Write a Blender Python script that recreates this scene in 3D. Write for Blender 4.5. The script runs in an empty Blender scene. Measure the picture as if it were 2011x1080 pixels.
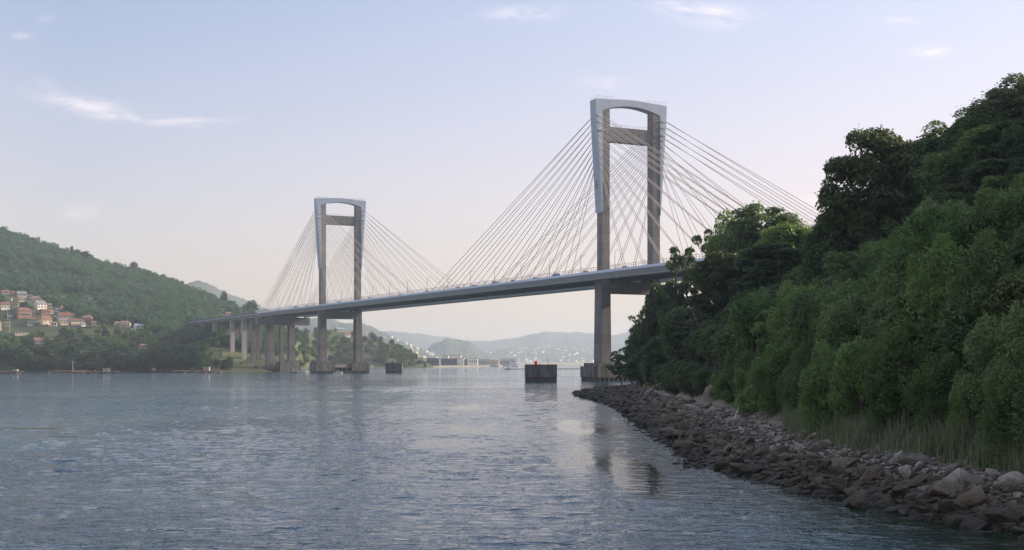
import bpy, bmesh, math, random
import numpy as np
from mathutils import Vector, Matrix
R = math.radians
rng = np.random.default_rng(11)
random.seed(11)
scene = bpy.context.scene
col = scene.collection

# ------------------------------------------------------------------ camera
F, YH, CX, CAMZ = 2524.0, 708.3, 1005.5, 9.15      # focal length and horizon in photo pixels, eye height in metres
cam_d = bpy.data.cameras.new("camera")
cam_d.sensor_width = 36.0
cam_d.lens = F / 2011.0 * 36.0
cam_d.shift_y = (YH - 540.0) / 2011.0
cam_d.clip_start, cam_d.clip_end = 0.5, 40000.0
cam = bpy.data.objects.new("camera", cam_d)
cam.location = (0, 0, CAMZ)
cam.rotation_euler = (R(90), 0, 0)
col.objects.link(cam)
scene.camera = cam

# ------------------------------------------------------------------ sky, sun, exposure
SUN_EL, SUN_PHI = R(20.0), R(19.0)                   # phi: from +x towards +y
sdir = Vector((math.cos(SUN_PHI) * math.cos(SUN_EL), math.sin(SUN_PHI) * math.cos(SUN_EL), math.sin(SUN_EL)))
world = bpy.data.worlds.new("World")
scene.world = world
world.use_nodes = True
wn, wl = world.node_tree.nodes, world.node_tree.links
wn.clear()
w_out = wn.new("ShaderNodeOutputWorld")
w_bg = wn.new("ShaderNodeBackground")
w_bg.inputs[1].default_value = 0.115
sky = wn.new("ShaderNodeTexSky")
sky.sky_type = 'NISHITA'
sky.sun_disc = False
sky.sun_elevation = SUN_EL
sky.sun_rotation = R(90) - SUN_PHI
sky.air_density = 1.0
sky.dust_density = 2.2
sky.ozone_density = 2.0
wl.new(w_bg.outputs[0], w_out.inputs[0])


def wmath(op, a, b=None, c=None):
    n = wn.new("ShaderNodeMath")
    n.operation = op
    for i, x in enumerate((a, b, c)):
        if x is None:
            continue
        if isinstance(x, (int, float)):
            n.inputs[i].default_value = x
        else:
            wl.new(x, n.inputs[i])
    return n.outputs[0]


w_tc = wn.new("ShaderNodeTexCoord")
w_sep = wn.new("ShaderNodeSeparateXYZ")
wl.new(w_tc.outputs['Generated'], w_sep.inputs[0])
ysafe = wmath('MAXIMUM', w_sep.outputs[1], 0.15)
wa = wmath('DIVIDE', w_sep.outputs[0], ysafe)       # tangent of the bearing
we = wmath('DIVIDE', w_sep.outputs[2], ysafe)       # tangent of the height
w_cmb = wn.new("ShaderNodeCombineXYZ")
wl.new(wa, w_cmb.inputs[0])
wl.new(we, w_cmb.inputs[1])
w_map = wn.new("ShaderNodeMapping")
w_map.inputs['Rotation'].default_value = (0, 0, R(14))
w_map.inputs['Scale'].default_value = (26, 95, 1)
wl.new(w_cmb.outputs[0], w_map.inputs[0])
w_noise = wn.new("ShaderNodeTexNoise")
w_noise.inputs['Scale'].default_value = 1.0
w_noise.inputs['Detail'].default_value = 7
w_noise.inputs['Roughness'].default_value = 0.62
w_noise.inputs['Distortion'].default_value = 0.6
wl.new(w_map.outputs[0], w_noise.inputs['Vector'])
mask = None
# thin clouds: bearing and height (as photo positions at infinity), half sizes, tilt, strength
for (px, py, sx, sy, tilt, st) in [(165, 205, 95, 17, 12, .55), (255, 230, 105, 11, 6, .55), (98, 176, 30, 13, 32, .4), (330, 236, 100, 6, 0, .4),
                                   (1030, 26, 75, 12, -4, .6), (1385, 25, 85, 22, 8, .55), (1822, 99, 34, 9, 0, .9), (1190, 160, 50, 14, 10, .28),
                                   (42, 70, 18, 6, 0, .4), (90, 36, 16, 7, 0, .3), (160, 418, 32, 15, 0, .3), (1760, 42, 40, 9, 0, .35), (1600, 390, 80, 18, 5, .25)]:
    a0, e0, ra, re = (px - CX) / F, (YH - py) / F, sx / F, sy / F
    ct, s_ = math.cos(R(tilt)), math.sin(R(tilt))
    da = wmath('SUBTRACT', wa, a0)
    de = wmath('SUBTRACT', we, e0)
    p = wmath('DIVIDE', wmath('SUBTRACT', wmath('MULTIPLY', da, ct), wmath('MULTIPLY', de, s_)), ra)
    q = wmath('DIVIDE', wmath('ADD', wmath('MULTIPLY', da, s_), wmath('MULTIPLY', de, ct)), re)
    rr = wmath('ADD', wmath('MULTIPLY', p, p), wmath('MULTIPLY', q, q))
    g = wmath('MULTIPLY', wmath('POWER', 2.718, wmath('MULTIPLY', rr, -1.0)), st)
    mask = g if mask is None else wmath('MAXIMUM', mask, g)
nz = wmath('MULTIPLY', wmath('SUBTRACT', w_noise.outputs[0], 0.36), 3.0)
mask = wmath('MULTIPLY', mask, wmath('MAXIMUM', wmath('MINIMUM', nz, 1.15), 0.0))
# the sky of a hazy summer evening: the clear sky with a rosy veil that thickens towards the horizon
w_ramp = wn.new("ShaderNodeValToRGB")
elv = wmath('ARCSINE', w_sep.outputs[2])
wl.new(elv, w_ramp.inputs[0])
cr = w_ramp.color_ramp
cr.elements[0].position = 0.0
cr.elements[0].color = (.66, .66, .66, 1)
cr.elements[1].position = 0.34
cr.elements[1].color = (.24, .24, .24, 1)
q_ = cr.elements.new(.85)
q_.color = (.42, .42, .42, 1)
q_ = cr.elements.new(.13)
q_.color = (.46, .46, .46, 1)
# thicker towards the sun; lifted opposite it, out of view, as added fill light
sun_side = wmath('ADD', wmath('MULTIPLY', w_sep.outputs[0], sdir.x), wmath('MULTIPLY', w_sep.outputs[1], sdir.y))
veil_f = wmath('MINIMUM', wmath('MAXIMUM', wmath('ADD', wmath('MULTIPLY_ADD', wmath('MAXIMUM', sun_side, 0.0), .55, wmath('SUBTRACT', w_ramp.outputs[0], .12)), wmath('MULTIPLY', wmath('MAXIMUM', wmath('MULTIPLY', sun_side, -1.0), 0.0), 1.0)), 0.0), .92)
w_veil = wn.new("ShaderNodeMix")
w_veil.data_type = 'RGBA'
w_tint = wn.new("ShaderNodeValToRGB")
wl.new(elv, w_tint.inputs[0])
wt = w_tint.color_ramp
wt.elements[0].position, wt.elements[0].color = 0.0, (1.0, .755, .58, 1)
wt.elements[1].position, wt.elements[1].color = 0.30, (.76, .79, .96, 1)
q_ = wt.elements.new(.14)
q_.color = (1.0, .81, .81, 1)
w_sc = wn.new("ShaderNodeVectorMath")
w_sc.operation = 'SCALE'
w_sc.inputs['Scale'].default_value = 4.75
wl.new(w_tint.outputs[0], w_sc.inputs[0])
wl.new(w_sc.outputs[0], w_veil.inputs[7])
wl.new(veil_f, w_veil.inputs[0])
w_mul = wn.new("ShaderNodeVectorMath")
w_mul.operation = 'MULTIPLY'
w_mul.inputs[1].default_value = (.93, .865, .92)
wl.new(sky.outputs[0], w_mul.inputs[0])
wl.new(w_mul.outputs[0], w_veil.inputs[6])
w_mix = wn.new("ShaderNodeMix")
w_mix.data_type = 'RGBA'
w_mix.inputs[7].default_value = (6.6, 5.7, 5.6, 1)
wl.new(mask, w_mix.inputs[0])
wl.new(w_veil.outputs[2], w_mix.inputs[6])
wl.new(w_mix.outputs[2], w_bg.inputs[0])

sun_d = bpy.data.lights.new("sun", 'SUN')
sun_d.energy = 4.6
sun_d.angle = R(0.6)
sun_d.color = (1.0, 0.80, 0.58)
sun = bpy.data.objects.new("sun", sun_d)
sun.rotation_euler = sdir.to_track_quat('Z', 'Y').to_euler()
sun.location = (300, 0, 200)
col.objects.link(sun)
scene.view_settings.view_transform = 'Standard'
scene.view_settings.look = 'None'
scene.view_settings.exposure = 0.95
scene.view_settings.gamma = 1.0
scene.render.engine = 'CYCLES'
scene.cycles.use_denoising = True
scene.cycles.denoising_prefilter = 'NONE'
scene.cycles.denoising_input_passes = 'RGB_ALBEDO_NORMAL'
scene.cycles.max_bounces = 6
scene.cycles.diffuse_bounces = 4
scene.cycles.glossy_bounces = 2
scene.cycles.transmission_bounces = 2
scene.cycles.volume_bounces = 0
scene.cycles.transparent_max_bounces = 4
scene.cycles.caustics_reflective = False
scene.cycles.caustics_refractive = False


# ------------------------------------------------------------------ helpers
def at(px, py, d):
    return Vector(((px - CX) / F * d, d, CAMZ + (YH - py) / F * d))


def proj(p):
    return CX + F * p[0] / p[1], YH - F * (p[2] - CAMZ) / p[1]


def smooth(t):
    t = np.clip(t, 0, 1)
    return t * t * (3 - 2 * t)


_P = np.random.default_rng(5).random((256, 256))


def vnoise(x, y, seed=0):
    x = np.asarray(x, float) + seed * 17.3
    y = np.asarray(y, float) + seed * 9.7
    xi, yi = np.floor(x).astype(int), np.floor(y).astype(int)
    fx, fy = smooth(x - xi), smooth(y - yi)
    g = lambda i, j: _P[i & 255, j & 255]
    return (g(xi, yi) * (1 - fx) + g(xi + 1, yi) * fx) * (1 - fy) + (g(xi, yi + 1) * (1 - fx) + g(xi + 1, yi + 1) * fx) * fy


def fbm(x, y, seed=0, o=4):
    s, a, t = 0, 1.0, 0
    for k in range(o):
        s = s + a * vnoise(np.asarray(x) * 2 ** k, np.asarray(y) * 2 ** k, seed + k)
        t += a
        a *= .5
    return s / t * 2 - 1


def link(name, data, parent=None):
    o = bpy.data.objects.new(name, data)
    col.objects.link(o)
    if parent is not None:
        o.parent = parent
    return o


def tag(o, label=None, cat=None, group=None, kind=None):
    if label:
        o['label'] = label
    if cat:
        o['category'] = cat
    if group:
        o['group'] = group
    if kind:
        o['kind'] = kind
    return o


def empty(name, loc=(0, 0, 0), rz=0, parent=None):
    o = link(name, None, parent)
    o.location = loc
    o.rotation_euler = (0, 0, rz)
    o.empty_display_size = .5
    return o


def np_mesh(name, V, Fq, m, sm=False):
    """V (n,3); Fq (m,k) all faces with k corners"""
    V = np.ascontiguousarray(V, np.float32)
    Fq = np.ascontiguousarray(Fq, np.int32)
    me = bpy.data.meshes.new(name)
    k = Fq.shape[1]
    me.vertices.add(len(V))
    me.vertices.foreach_set('co', V.ravel())
    me.loops.add(Fq.size)
    me.loops.foreach_set('vertex_index', Fq.ravel())
    me.polygons.add(len(Fq))
    me.polygons.foreach_set('loop_start', np.arange(0, Fq.size, k, dtype=np.int32))
    me.polygons.foreach_set('loop_total', np.full(len(Fq), k, np.int32))
    me.polygons.foreach_set('use_smooth', np.full(len(Fq), sm, bool))
    me.update(calc_edges=True)
    me.materials.append(m)
    return me


class MB:
    def __init__(s):
        s.v, s.f = [], []

    def add(s, vs, fs):
        b = len(s.v)
        s.v += [tuple(v) for v in vs]
        s.f += [tuple(b + i for i in f) for f in fs]
        return s

    def box(s, x0, x1, y0, y1, z0, z1):
        return s.add([(x0, y0, z0), (x1, y0, z0), (x1, y1, z0), (x0, y1, z0), (x0, y0, z1), (x1, y0, z1), (x1, y1, z1), (x0, y1, z1)],
                     [(3, 2, 1, 0), (4, 5, 6, 7), (0, 1, 5, 4), (1, 2, 6, 5), (2, 3, 7, 6), (3, 0, 4, 7)])

    def frustum(s, a, b, z0, z1):
        """a, b: (x0,x1,y0,y1) at z0 and z1"""
        return s.add([(a[0], a[2], z0), (a[1], a[2], z0), (a[1], a[3], z0), (a[0], a[3], z0), (b[0], b[2], z1), (b[1], b[2], z1), (b[1], b[3], z1), (b[0], b[3], z1)],
                     [(3, 2, 1, 0), (4, 5, 6, 7), (0, 1, 5, 4), (1, 2, 6, 5), (2, 3, 7, 6), (3, 0, 4, 7)])

    def extr(s, poly, axis, a, b):
        """polygon in the two other axes, extruded along axis from a to b"""
        n = len(poly)

        def mk(p, t):
            return (t, p[0], p[1]) if axis == 'x' else (p[0], t, p[1]) if axis == 'y' else (p[0], p[1], t)
        vs = [mk(p, a) for p in poly] + [mk(p, b) for p in poly]
        fs = [tuple(range(n)), tuple(range(2 * n - 1, n - 1, -1))] + [(i, n + i, n + (i + 1) % n, (i + 1) % n) for i in range(n)]
        return s.add(vs, fs)

    def tube(s, pts, rad, n=6, cap=True):
        pts = [Vector(p) for p in pts]
        if not hasattr(rad, '__len__'):
            rad = [rad] * len(pts)
        vs, fs = [], []
        for i, p in enumerate(pts):
            d = (pts[min(i + 1, len(pts) - 1)] - pts[max(i - 1, 0)]).normalized()
            a = d.orthogonal().normalized() if i == 0 else (a - d * a.dot(d)).normalized()
            b = d.cross(a)
            for k in range(n):
                t = 2 * math.pi * k / n
                vs.append(p + (a * math.cos(t) + b * math.sin(t)) * rad[i])
        for i in range(len(pts) - 1):
            for k in range(n):
                fs.append((i * n + k, i * n + (k + 1) % n, (i + 1) * n + (k + 1) % n, (i + 1) * n + k))
        if cap:
            fs.append(tuple(range(n - 1, -1, -1)))
            fs.append(tuple((len(pts) - 1) * n + k for k in range(n)))
        return s.add(vs, fs)

    def build(s, name, m, parent=None, sm=False, bevel=0):
        me = bpy.data.meshes.new(name)
        me.from_pydata(s.v, [], s.f)
        bm = bmesh.new()
        bm.from_mesh(me)
        bmesh.ops.recalc_face_normals(bm, faces=bm.faces)
        if bevel:
            bmesh.ops.bevel(bm, geom=[e for e in bm.edges if e.is_manifold and e.calc_face_angle(0) > .5], offset=bevel, segments=1, affect='EDGES')
        bm.to_mesh(me)
        bm.free()
        if sm:
            me.polygons.foreach_set('use_smooth', np.full(len(me.polygons), True))
        me.materials.append(m)
        return link(name, me, parent)


def copy_tree(o, parent=None):
    c = o.copy()
    col.objects.link(c)
    c.parent = parent
    for ch in list(o.children):
        copy_tree(ch, c)
    return c


# ------------------------------------------------------------------ materials
def nt(name):
    m = bpy.data.materials.new(name)
    m.use_nodes = True
    return m, m.node_tree.nodes, m.node_tree.links, m.node_tree.nodes["Principled BSDF"]


def mat(name, c, rough=.7, c2=None, scale=.5, stretch=(1, 1, 1), lo=.35, hi=.65, bump=0, bscale=4, metal=0, spec=.4, coords='Object', detail=5):
    m, n, l, b = nt(name)
    b.inputs['Roughness'].default_value = rough
    b.inputs['Metallic'].default_value = metal
    b.inputs['Specular IOR Level'].default_value = spec
    b.inputs['Base Color'].default_value = (*c, 1)
    tc = n.new("ShaderNodeTexCoord")
    if c2:
        mp = n.new("ShaderNodeMapping")
        mp.inputs['Scale'].default_value = stretch
        l.new(tc.outputs[coords], mp.inputs[0])
        t = n.new("ShaderNodeTexNoise")
        t.inputs['Scale'].default_value = scale
        t.inputs['Detail'].default_value = detail
        t.inputs['Roughness'].default_value = .6
        l.new(mp.outputs[0], t.inputs['Vector'])
        r = n.new("ShaderNodeValToRGB")
        r.color_ramp.elements[0].position = lo
        r.color_ramp.elements[1].position = hi
        r.color_ramp.elements[0].color = (*c, 1)
        r.color_ramp.elements[1].color = (*c2, 1)
        l.new(t.outputs[0], r.inputs[0])
        l.new(r.outputs[0], b.inputs['Base Color'])
    if bump:
        t = n.new("ShaderNodeTexNoise")
        t.inputs['Scale'].default_value = bscale
        t.inputs['Detail'].default_value = 6
        l.new(tc.outputs[coords], t.inputs['Vector'])
        bp = n.new("ShaderNodeBump")
        bp.inputs['Strength'].default_value = .8
        bp.inputs['Distance'].default_value = bump
        l.new(t.outputs[0], bp.inputs['Height'])
        l.new(bp.outputs[0], b.inputs['Normal'])
    return m


def leafmat(name, c1, c2, c3=None, transl=.3, nscale=.35, vary=.55):
    """c1-c2: clump to clump and leaf to leaf; c3: fresh growth tone per plant"""
    m = bpy.data.materials.new(name)
    m.use_nodes = True
    n, l = m.node_tree.nodes, m.node_tree.links
    n.clear()
    out = n.new("ShaderNodeOutputMaterial")
    tc = n.new("ShaderNodeTexCoord")
    t = n.new("ShaderNodeTexNoise")
    t.inputs['Scale'].default_value = nscale
    t.inputs['Detail'].default_value = 3
    l.new(tc.outputs['Object'], t.inputs['Vector'])
    geo = n.new("ShaderNodeNewGeometry")
    oi = n.new("ShaderNodeObjectInfo")
    add = n.new("ShaderNodeMath")
    add.operation = 'MULTIPLY_ADD'
    add.inputs[1].default_value = vary
    l.new(geo.outputs['Random Per Island'], add.inputs[0])
    l.new(t.outputs[0], add.inputs[2])
    r = n.new("ShaderNodeMapRange")
    r.inputs[1].default_value = .45
    r.inputs[2].default_value = 1.05
    l.new(add.outputs[0], r.inputs[0])
    mx = n.new("ShaderNodeMix")
    mx.data_type = 'RGBA'
    mx.inputs[6].default_value = (*c1, 1)
    mx.inputs[7].default_value = (*c2, 1)
    l.new(r.outputs[0], mx.inputs[0])
    mx2 = n.new("ShaderNodeMix")
    mx2.data_type = 'RGBA'
    mx2.inputs[7].default_value = (*(c3 or c2), 1)
    mm = n.new("ShaderNodeMath")
    mm.operation = 'MULTIPLY'
    mm.inputs[1].default_value = .6
    l.new(oi.outputs['Random'], mm.inputs[0])
    l.new(mm.outputs[0], mx2.inputs[0])
    l.new(mx.outputs[2], mx2.inputs[6])
    # every plant has its own depth of colour
    rnd = n.new("ShaderNodeMath")
    rnd.operation = 'MULTIPLY_ADD'
    rnd.inputs[1].default_value = 37.7
    l.new(oi.outputs['Random'], rnd.inputs[0])
    fr = n.new("ShaderNodeMath")
    fr.operation = 'FRACT'
    l.new(rnd.outputs[0], fr.inputs[0])
    tone = n.new("ShaderNodeMapRange")
    tone.inputs[3].default_value, tone.inputs[4].default_value = .68, 1.2
    l.new(fr.outputs[0], tone.inputs[0])
    sc_ = n.new("ShaderNodeVectorMath")
    sc_.operation = 'SCALE'
    l.new(mx2.outputs[2], sc_.inputs[0])
    l.new(tone.outputs[0], sc_.inputs['Scale'])
    d = n.new("ShaderNodeBsdfPrincipled")
    d.inputs['Roughness'].default_value = .55
    d.inputs['Specular IOR Level'].default_value = .25
    l.new(sc_.outputs[0], d.inputs['Base Color'])
    tr = n.new("ShaderNodeBsdfTranslucent")
    hs = n.new("ShaderNodeHueSaturation")
    hs.inputs['Hue'].default_value = .475
    hs.inputs['Saturation'].default_value = 1.15
    hs.inputs['Value'].default_value = 1.7
    l.new(sc_.outputs[0], hs.inputs['Color'])
    l.new(hs.outputs[0], tr.inputs[0])
    ms = n.new("ShaderNodeMixShader")
    ms.inputs[0].default_value = transl
    l.new(d.outputs[0], ms.inputs[1])
    l.new(tr.outputs[0], ms.inputs[2])
    l.new(ms.outputs[0], out.inputs[0])
    return m


M = {}
M['concrete'] = mat("weathered_concrete", (.108, .107, .113), .85, (.175, .170, .171), .45, (1, 1, .10), .32, .68, bump=.05, bscale=1.2)
def add_joints(m, step, dark):
    n, l = m.node_tree.nodes, m.node_tree.links
    b = n["Principled BSDF"]
    src = b.inputs['Base Color'].links[0].from_socket
    tc = n.new("ShaderNodeTexCoord")
    sp = n.new("ShaderNodeSeparateXYZ")
    l.new(tc.outputs['Object'], sp.inputs[0])
    a = n.new("ShaderNodeMath")
    a.operation = 'DIVIDE'
    a.inputs[1].default_value = step
    l.new(sp.outputs[2], a.inputs[0])
    f = n.new("ShaderNodeMath")
    f.operation = 'FRACT'
    l.new(a.outputs[0], f.inputs[0])
    c = n.new("ShaderNodeMath")
    c.operation = 'LESS_THAN'
    c.inputs[1].default_value = .055
    l.new(f.outputs[0], c.inputs[0])
    # each pour has its own tone
    fl = n.new("ShaderNodeMath")
    fl.operation = 'FLOOR'
    l.new(a.outputs[0], fl.inputs[0])
    wn_ = n.new("ShaderNodeTexWhiteNoise")
    wn_.noise_dimensions = '1D'
    l.new(fl.outputs[0], wn_.inputs['W'])
    mr = n.new("ShaderNodeMapRange")
    mr.inputs[3].default_value, mr.inputs[4].default_value = .86, 1.1
    l.new(wn_.outputs['Value'], mr.inputs[0])
    k = n.new("ShaderNodeMath")
    k.operation = 'MULTIPLY_ADD'
    k.inputs[1].default_value = -dark
    l.new(c.outputs[0], k.inputs[0])
    l.new(mr.outputs[0], k.inputs[2])
    v = n.new("ShaderNodeVectorMath")
    v.operation = 'SCALE'
    l.new(src, v.inputs[0])
    l.new(k.outputs[0], v.inputs['Scale'])
    l.new(v.outputs[0], b.inputs['Base Color'])


add_joints(M['concrete'], 4.2, .3)
M['concrete_pale'] = mat("pale_concrete", (.33, .325, .31), .85, (.44, .43, .41), .3, (1, 1, .15), .3, .7, bump=.05)
M['concrete_dark'] = mat("stained_concrete", (.05, .048, .047), .9, (.19, .18, .168), .55, (1, 1, .16), .34, .66, bump=.08, bscale=1.5)
M['tidal'] = mat("tidal_stain", (.03, .03, .026), .7, (.075, .07, .055), .8, bump=.08)
M['sunlit_slab'] = mat("sunlit_concrete", (.22, .15, .09), .9, (.32, .23, .15), .4, (1, 1, .3))  # warm low sunlight on the near slab, put into its colour
M['steel_blue'] = mat("blue_grey_painted_steel", (.25, .32, .43), .5, (.30, .37, .48), .15, (1, 1, .3))
M['steel_edge'] = mat("light_blue_painted_steel", (.50, .60, .77), .45, (.55, .64, .80), .2)
M['steel_web'] = mat("grey_painted_steel", (.31, .34, .37), .5, (.37, .40, .43), .15)
M['steel_under'] = mat("dark_steel", (.09, .095, .10), .6, (.15, .155, .16), .4)
M['cable'] = mat("cable_sheath", (.46, .42, .37), .6)
M['rail'] = mat("galvanised_rail", (.16, .15, .15), .5)
M['barrier'] = mat("blue_barrier", (.05, .08, .20), .5)
M['asphalt'] = mat("asphalt", (.05, .05, .052), .9, (.065, .065, .065), 2)
M['white'] = mat("white_paint", (.78, .77, .74), .4, (.66, .64, .60), .6)
M['glass'] = mat("dark_glass", (.03, .035, .045), .1)
M['rubber'] = mat("rubber", (.02, .02, .02), .8)
M['red_paint'] = mat("red_paint", (.55, .05, .03), .45)
M['green_paint'] = mat("green_paint", (.03, .22, .09), .45)
M['orange_paint'] = mat("orange_paint", (.65, .22, .05), .5)
M['blue_paint'] = mat("blue_paint", (.06, .13, .40), .4)
M['grey_paint'] = mat("grey_paint", (.25, .26, .27), .4)
M['black_paint'] = mat("black_paint", (.025, .025, .028), .35)
M['timber'] = mat("weathered_timber", (.09, .06, .042), .85, (.15, .105, .07), 1.2, (.3, 2, 2))
M['bark'] = mat("bark", (.075, .06, .048), .9, (.13, .105, .08), 1.5, (1, 1, .3), bump=.03)
M['bark_pale'] = mat("bleached_wood", (.15, .135, .115), .85, (.24, .22, .19), 1.5, (1, 1, .3))
L = {}
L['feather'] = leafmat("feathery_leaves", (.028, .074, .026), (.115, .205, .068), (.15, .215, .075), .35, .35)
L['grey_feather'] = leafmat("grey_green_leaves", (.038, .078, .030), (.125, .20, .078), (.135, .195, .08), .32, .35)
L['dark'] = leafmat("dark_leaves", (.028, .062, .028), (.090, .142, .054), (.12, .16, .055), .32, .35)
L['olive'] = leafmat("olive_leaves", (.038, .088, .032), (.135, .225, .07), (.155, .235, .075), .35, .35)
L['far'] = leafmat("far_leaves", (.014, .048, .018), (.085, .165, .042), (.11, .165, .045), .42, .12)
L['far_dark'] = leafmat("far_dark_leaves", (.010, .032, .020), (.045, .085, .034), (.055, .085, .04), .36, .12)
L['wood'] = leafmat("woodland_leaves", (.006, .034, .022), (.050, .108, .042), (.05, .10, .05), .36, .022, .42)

# ------------------------------------------------------------------ water
# waterline of the near headland: bearing offset against distance
YS = np.array([20, 50, 68, 75, 88, 100, 113, 130, 155, 200, 262, 320, 345, 372, 385, 410, 450, 500, 545, 575, 620])
XS = np.array([38, 31, 26.8, 24.2, 20.6, 19.0, 16.0, 17.2, 17.6, 19.0, 20.0, 17.6, 17.2, 18.4, 21, 26, 34, 46, 62, 95, 190])
def water_material():
    m, n, l, b = nt("sea_water")
    b.inputs['Base Color'].default_value = (.007, .052, .076, 1)
    b.inputs['Roughness'].default_value = .045
    b.inputs['IOR'].default_value = 1.333
    b.inputs['Specular IOR Level'].default_value = .5
    geo = n.new("ShaderNodeNewGeometry")
    # weedy bottom near shore, and the bank's dark green reflection put into the colour
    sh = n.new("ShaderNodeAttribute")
    sh.attribute_name = "shallow_reflection"
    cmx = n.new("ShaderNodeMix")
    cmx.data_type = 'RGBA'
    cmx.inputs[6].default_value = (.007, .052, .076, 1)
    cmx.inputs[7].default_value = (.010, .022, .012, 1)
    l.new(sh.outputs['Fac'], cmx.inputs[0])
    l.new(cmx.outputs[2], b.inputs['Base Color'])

    def noise(sx, sy, sc, det, dist):
        mp = n.new("ShaderNodeMapping")
        mp.inputs['Scale'].default_value = (sx, sy, 1)
        l.new(geo.outputs['Position'], mp.inputs[0])
        t = n.new("ShaderNodeTexNoise")
        t.inputs['Scale'].default_value = sc
        t.inputs['Detail'].default_value = det
        t.inputs['Distortion'].default_value = dist
        l.new(mp.outputs[0], t.inputs['Vector'])
        return t.outputs[0]
    gust = noise(.011, .011, 1, 3, .6)
    gr = n.new("ShaderNodeMapRange")
    gr.inputs[1].default_value, gr.inputs[2].default_value = .36, .62
    gr.inputs[3].default_value, gr.inputs[4].default_value = .45, 1.0
    l.new(gust, gr.inputs[0])
    ca = n.new("ShaderNodeAttribute")
    ca.attribute_name = "calm"
    cm = n.new("ShaderNodeMath")
    cm.operation = 'MULTIPLY_ADD'
    cm.inputs[1].default_value = -.88
    cm.inputs[2].default_value = 1.0
    l.new(ca.outputs['Fac'], cm.inputs[0])
    cg = n.new("ShaderNodeMath")
    cg.operation = 'MULTIPLY'
    l.new(cm.outputs[0], cg.inputs[0])
    l.new(gr.outputs[0], cg.inputs[1])
    gr = cg
    small = noise(.75, 1.0, 4.2, 3, .4)
    mid = noise(.55, .9, 1.0, 3, .5)
    b1 = n.new("ShaderNodeBump")
    b1.inputs['Distance'].default_value = .34
    l.new(mid, b1.inputs['Height'])
    l.new(gr.outputs[0], b1.inputs['Strength'])
    b2 = n.new("ShaderNodeBump")
    b2.inputs['Distance'].default_value = .075
    l.new(small, b2.inputs['Height'])
    l.new(gr.outputs[0], b2.inputs['Strength'])
    l.new(b1.outputs[0], b2.inputs['Normal'])
    l.new(b2.outputs[0], b.inputs['Normal'])
    return m


def build_water():
    ang = np.concatenate([np.linspace(-62, -25, 60)[:-1], np.linspace(-25, 25, 760), np.linspace(25, 62, 60)[1:]]) * math.pi / 180
    r = 26 * 1.0029 ** np.arange(0, 1310)
    r = np.concatenate([r, np.geomspace(r[-1] * 1.02, 12500, 60)])
    A, Rr = np.meshgrid(ang, r)
    X, Y = np.sin(A) * Rr, np.cos(A) * Rr
    Z = np.zeros_like(X)
    sp = Rr * .0029
    g = np.random.default_rng(3)
    gust = .65 + .55 * fbm(X / 60, Y / 90, 2, 3)
    # calm slicks
    calm = np.zeros_like(X)
    for (px, py, sx, sy) in [(905, 842, 4.6, 17), (925, 800, 5, 16), (890, 870, 3.6, 9), (1235, 930, 2.6, 22), (1150, 900, 2.2, 20), (1120, 840, 5, 22), (450, 772, 22, 5), (330, 768, 16, 4), (760, 760, 60, 9), (250, 742, 40, 8), (120, 858, 7, 2.5), (60, 842, 8, 3), (640, 745, 60, 10)]:
        d = 23095 / (py - YH)
        cx = (px - CX) / F * d
        wob = fbm(X / (sx * .8), Y / (sy * .8), int(px), 3) * .9
        calm = np.maximum(calm, np.clip(1.5 * np.exp(-((X - cx) / sx + wob) ** 2 - ((Y - d) / sy + wob) ** 2), 0, 1))
    gust = gust * (1 - .88 * calm)
    rip = np.clip(.55 + 2.6 * fbm(X / 4.5, Y / 2.2, 31, 3), .12, 2.3)
    for k in range(110):
        lam = math.exp(g.uniform(math.log(.36), math.log(5.0)))
        th = g.normal(0.18, .38)
        kk = 2 * math.pi / lam
        amp = .0175 / kk * (1.0 if lam < 2.5 else .6)
        ph = kk * (math.sin(th) * X + math.cos(th) * Y) + g.uniform(0, 6.28)
        w = np.clip((lam / sp - 2.2) / 2.5, 0, 1)
        s = np.sin(ph)
        Z += amp * w * (s - .25 * np.cos(2 * ph)) * (rip if lam < 2.2 else 1)
    Z *= np.clip(gust, .1, 1.4)
    nr, nc = X.shape
    idx = np.arange(nr * nc).reshape(nr, nc)
    Fq = np.stack([idx[:-1, :-1], idx[:-1, 1:], idx[1:, 1:], idx[1:, :-1]], -1).reshape(-1, 4)[:, ::-1]
    V = np.stack([X, Y, Z], -1).reshape(-1, 3)
    me = np_mesh("water", V, Fq, water_material(), True)
    at_ = me.attributes.new("calm", 'FLOAT', 'POINT')
    at_.data.foreach_set('value', calm.astype(np.float32).ravel())
    shal_refl = smooth(1 - (np.interp(Y, YS, XS) - X - 2) / 13) * (Y > 0) * (Y < 600)
    sh_ = me.attributes.new("shallow_reflection", 'FLOAT', 'POINT')
    sh_.data.foreach_set('value', shal_refl.astype(np.float32).ravel())
    o = link("water", me)
    tag(o, kind='structure')


build_water()

# ------------------------------------------------------------------ near headland
YV = np.array([20, 60, 75, 97, 120, 150, 194, 300, 360, 400, 450, 530, 575, 620])
XV = np.array([45, 35.0, 31.0, 27.0, 26.5, 28.0, 30.5, 33.5, 36, 40, 48, 62, 105, 205])


def xs(y): return np.interp(y, YS, XS)
def xv(y): return np.maximum(np.interp(y, YV, XV), xs(y) + 3)


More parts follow.
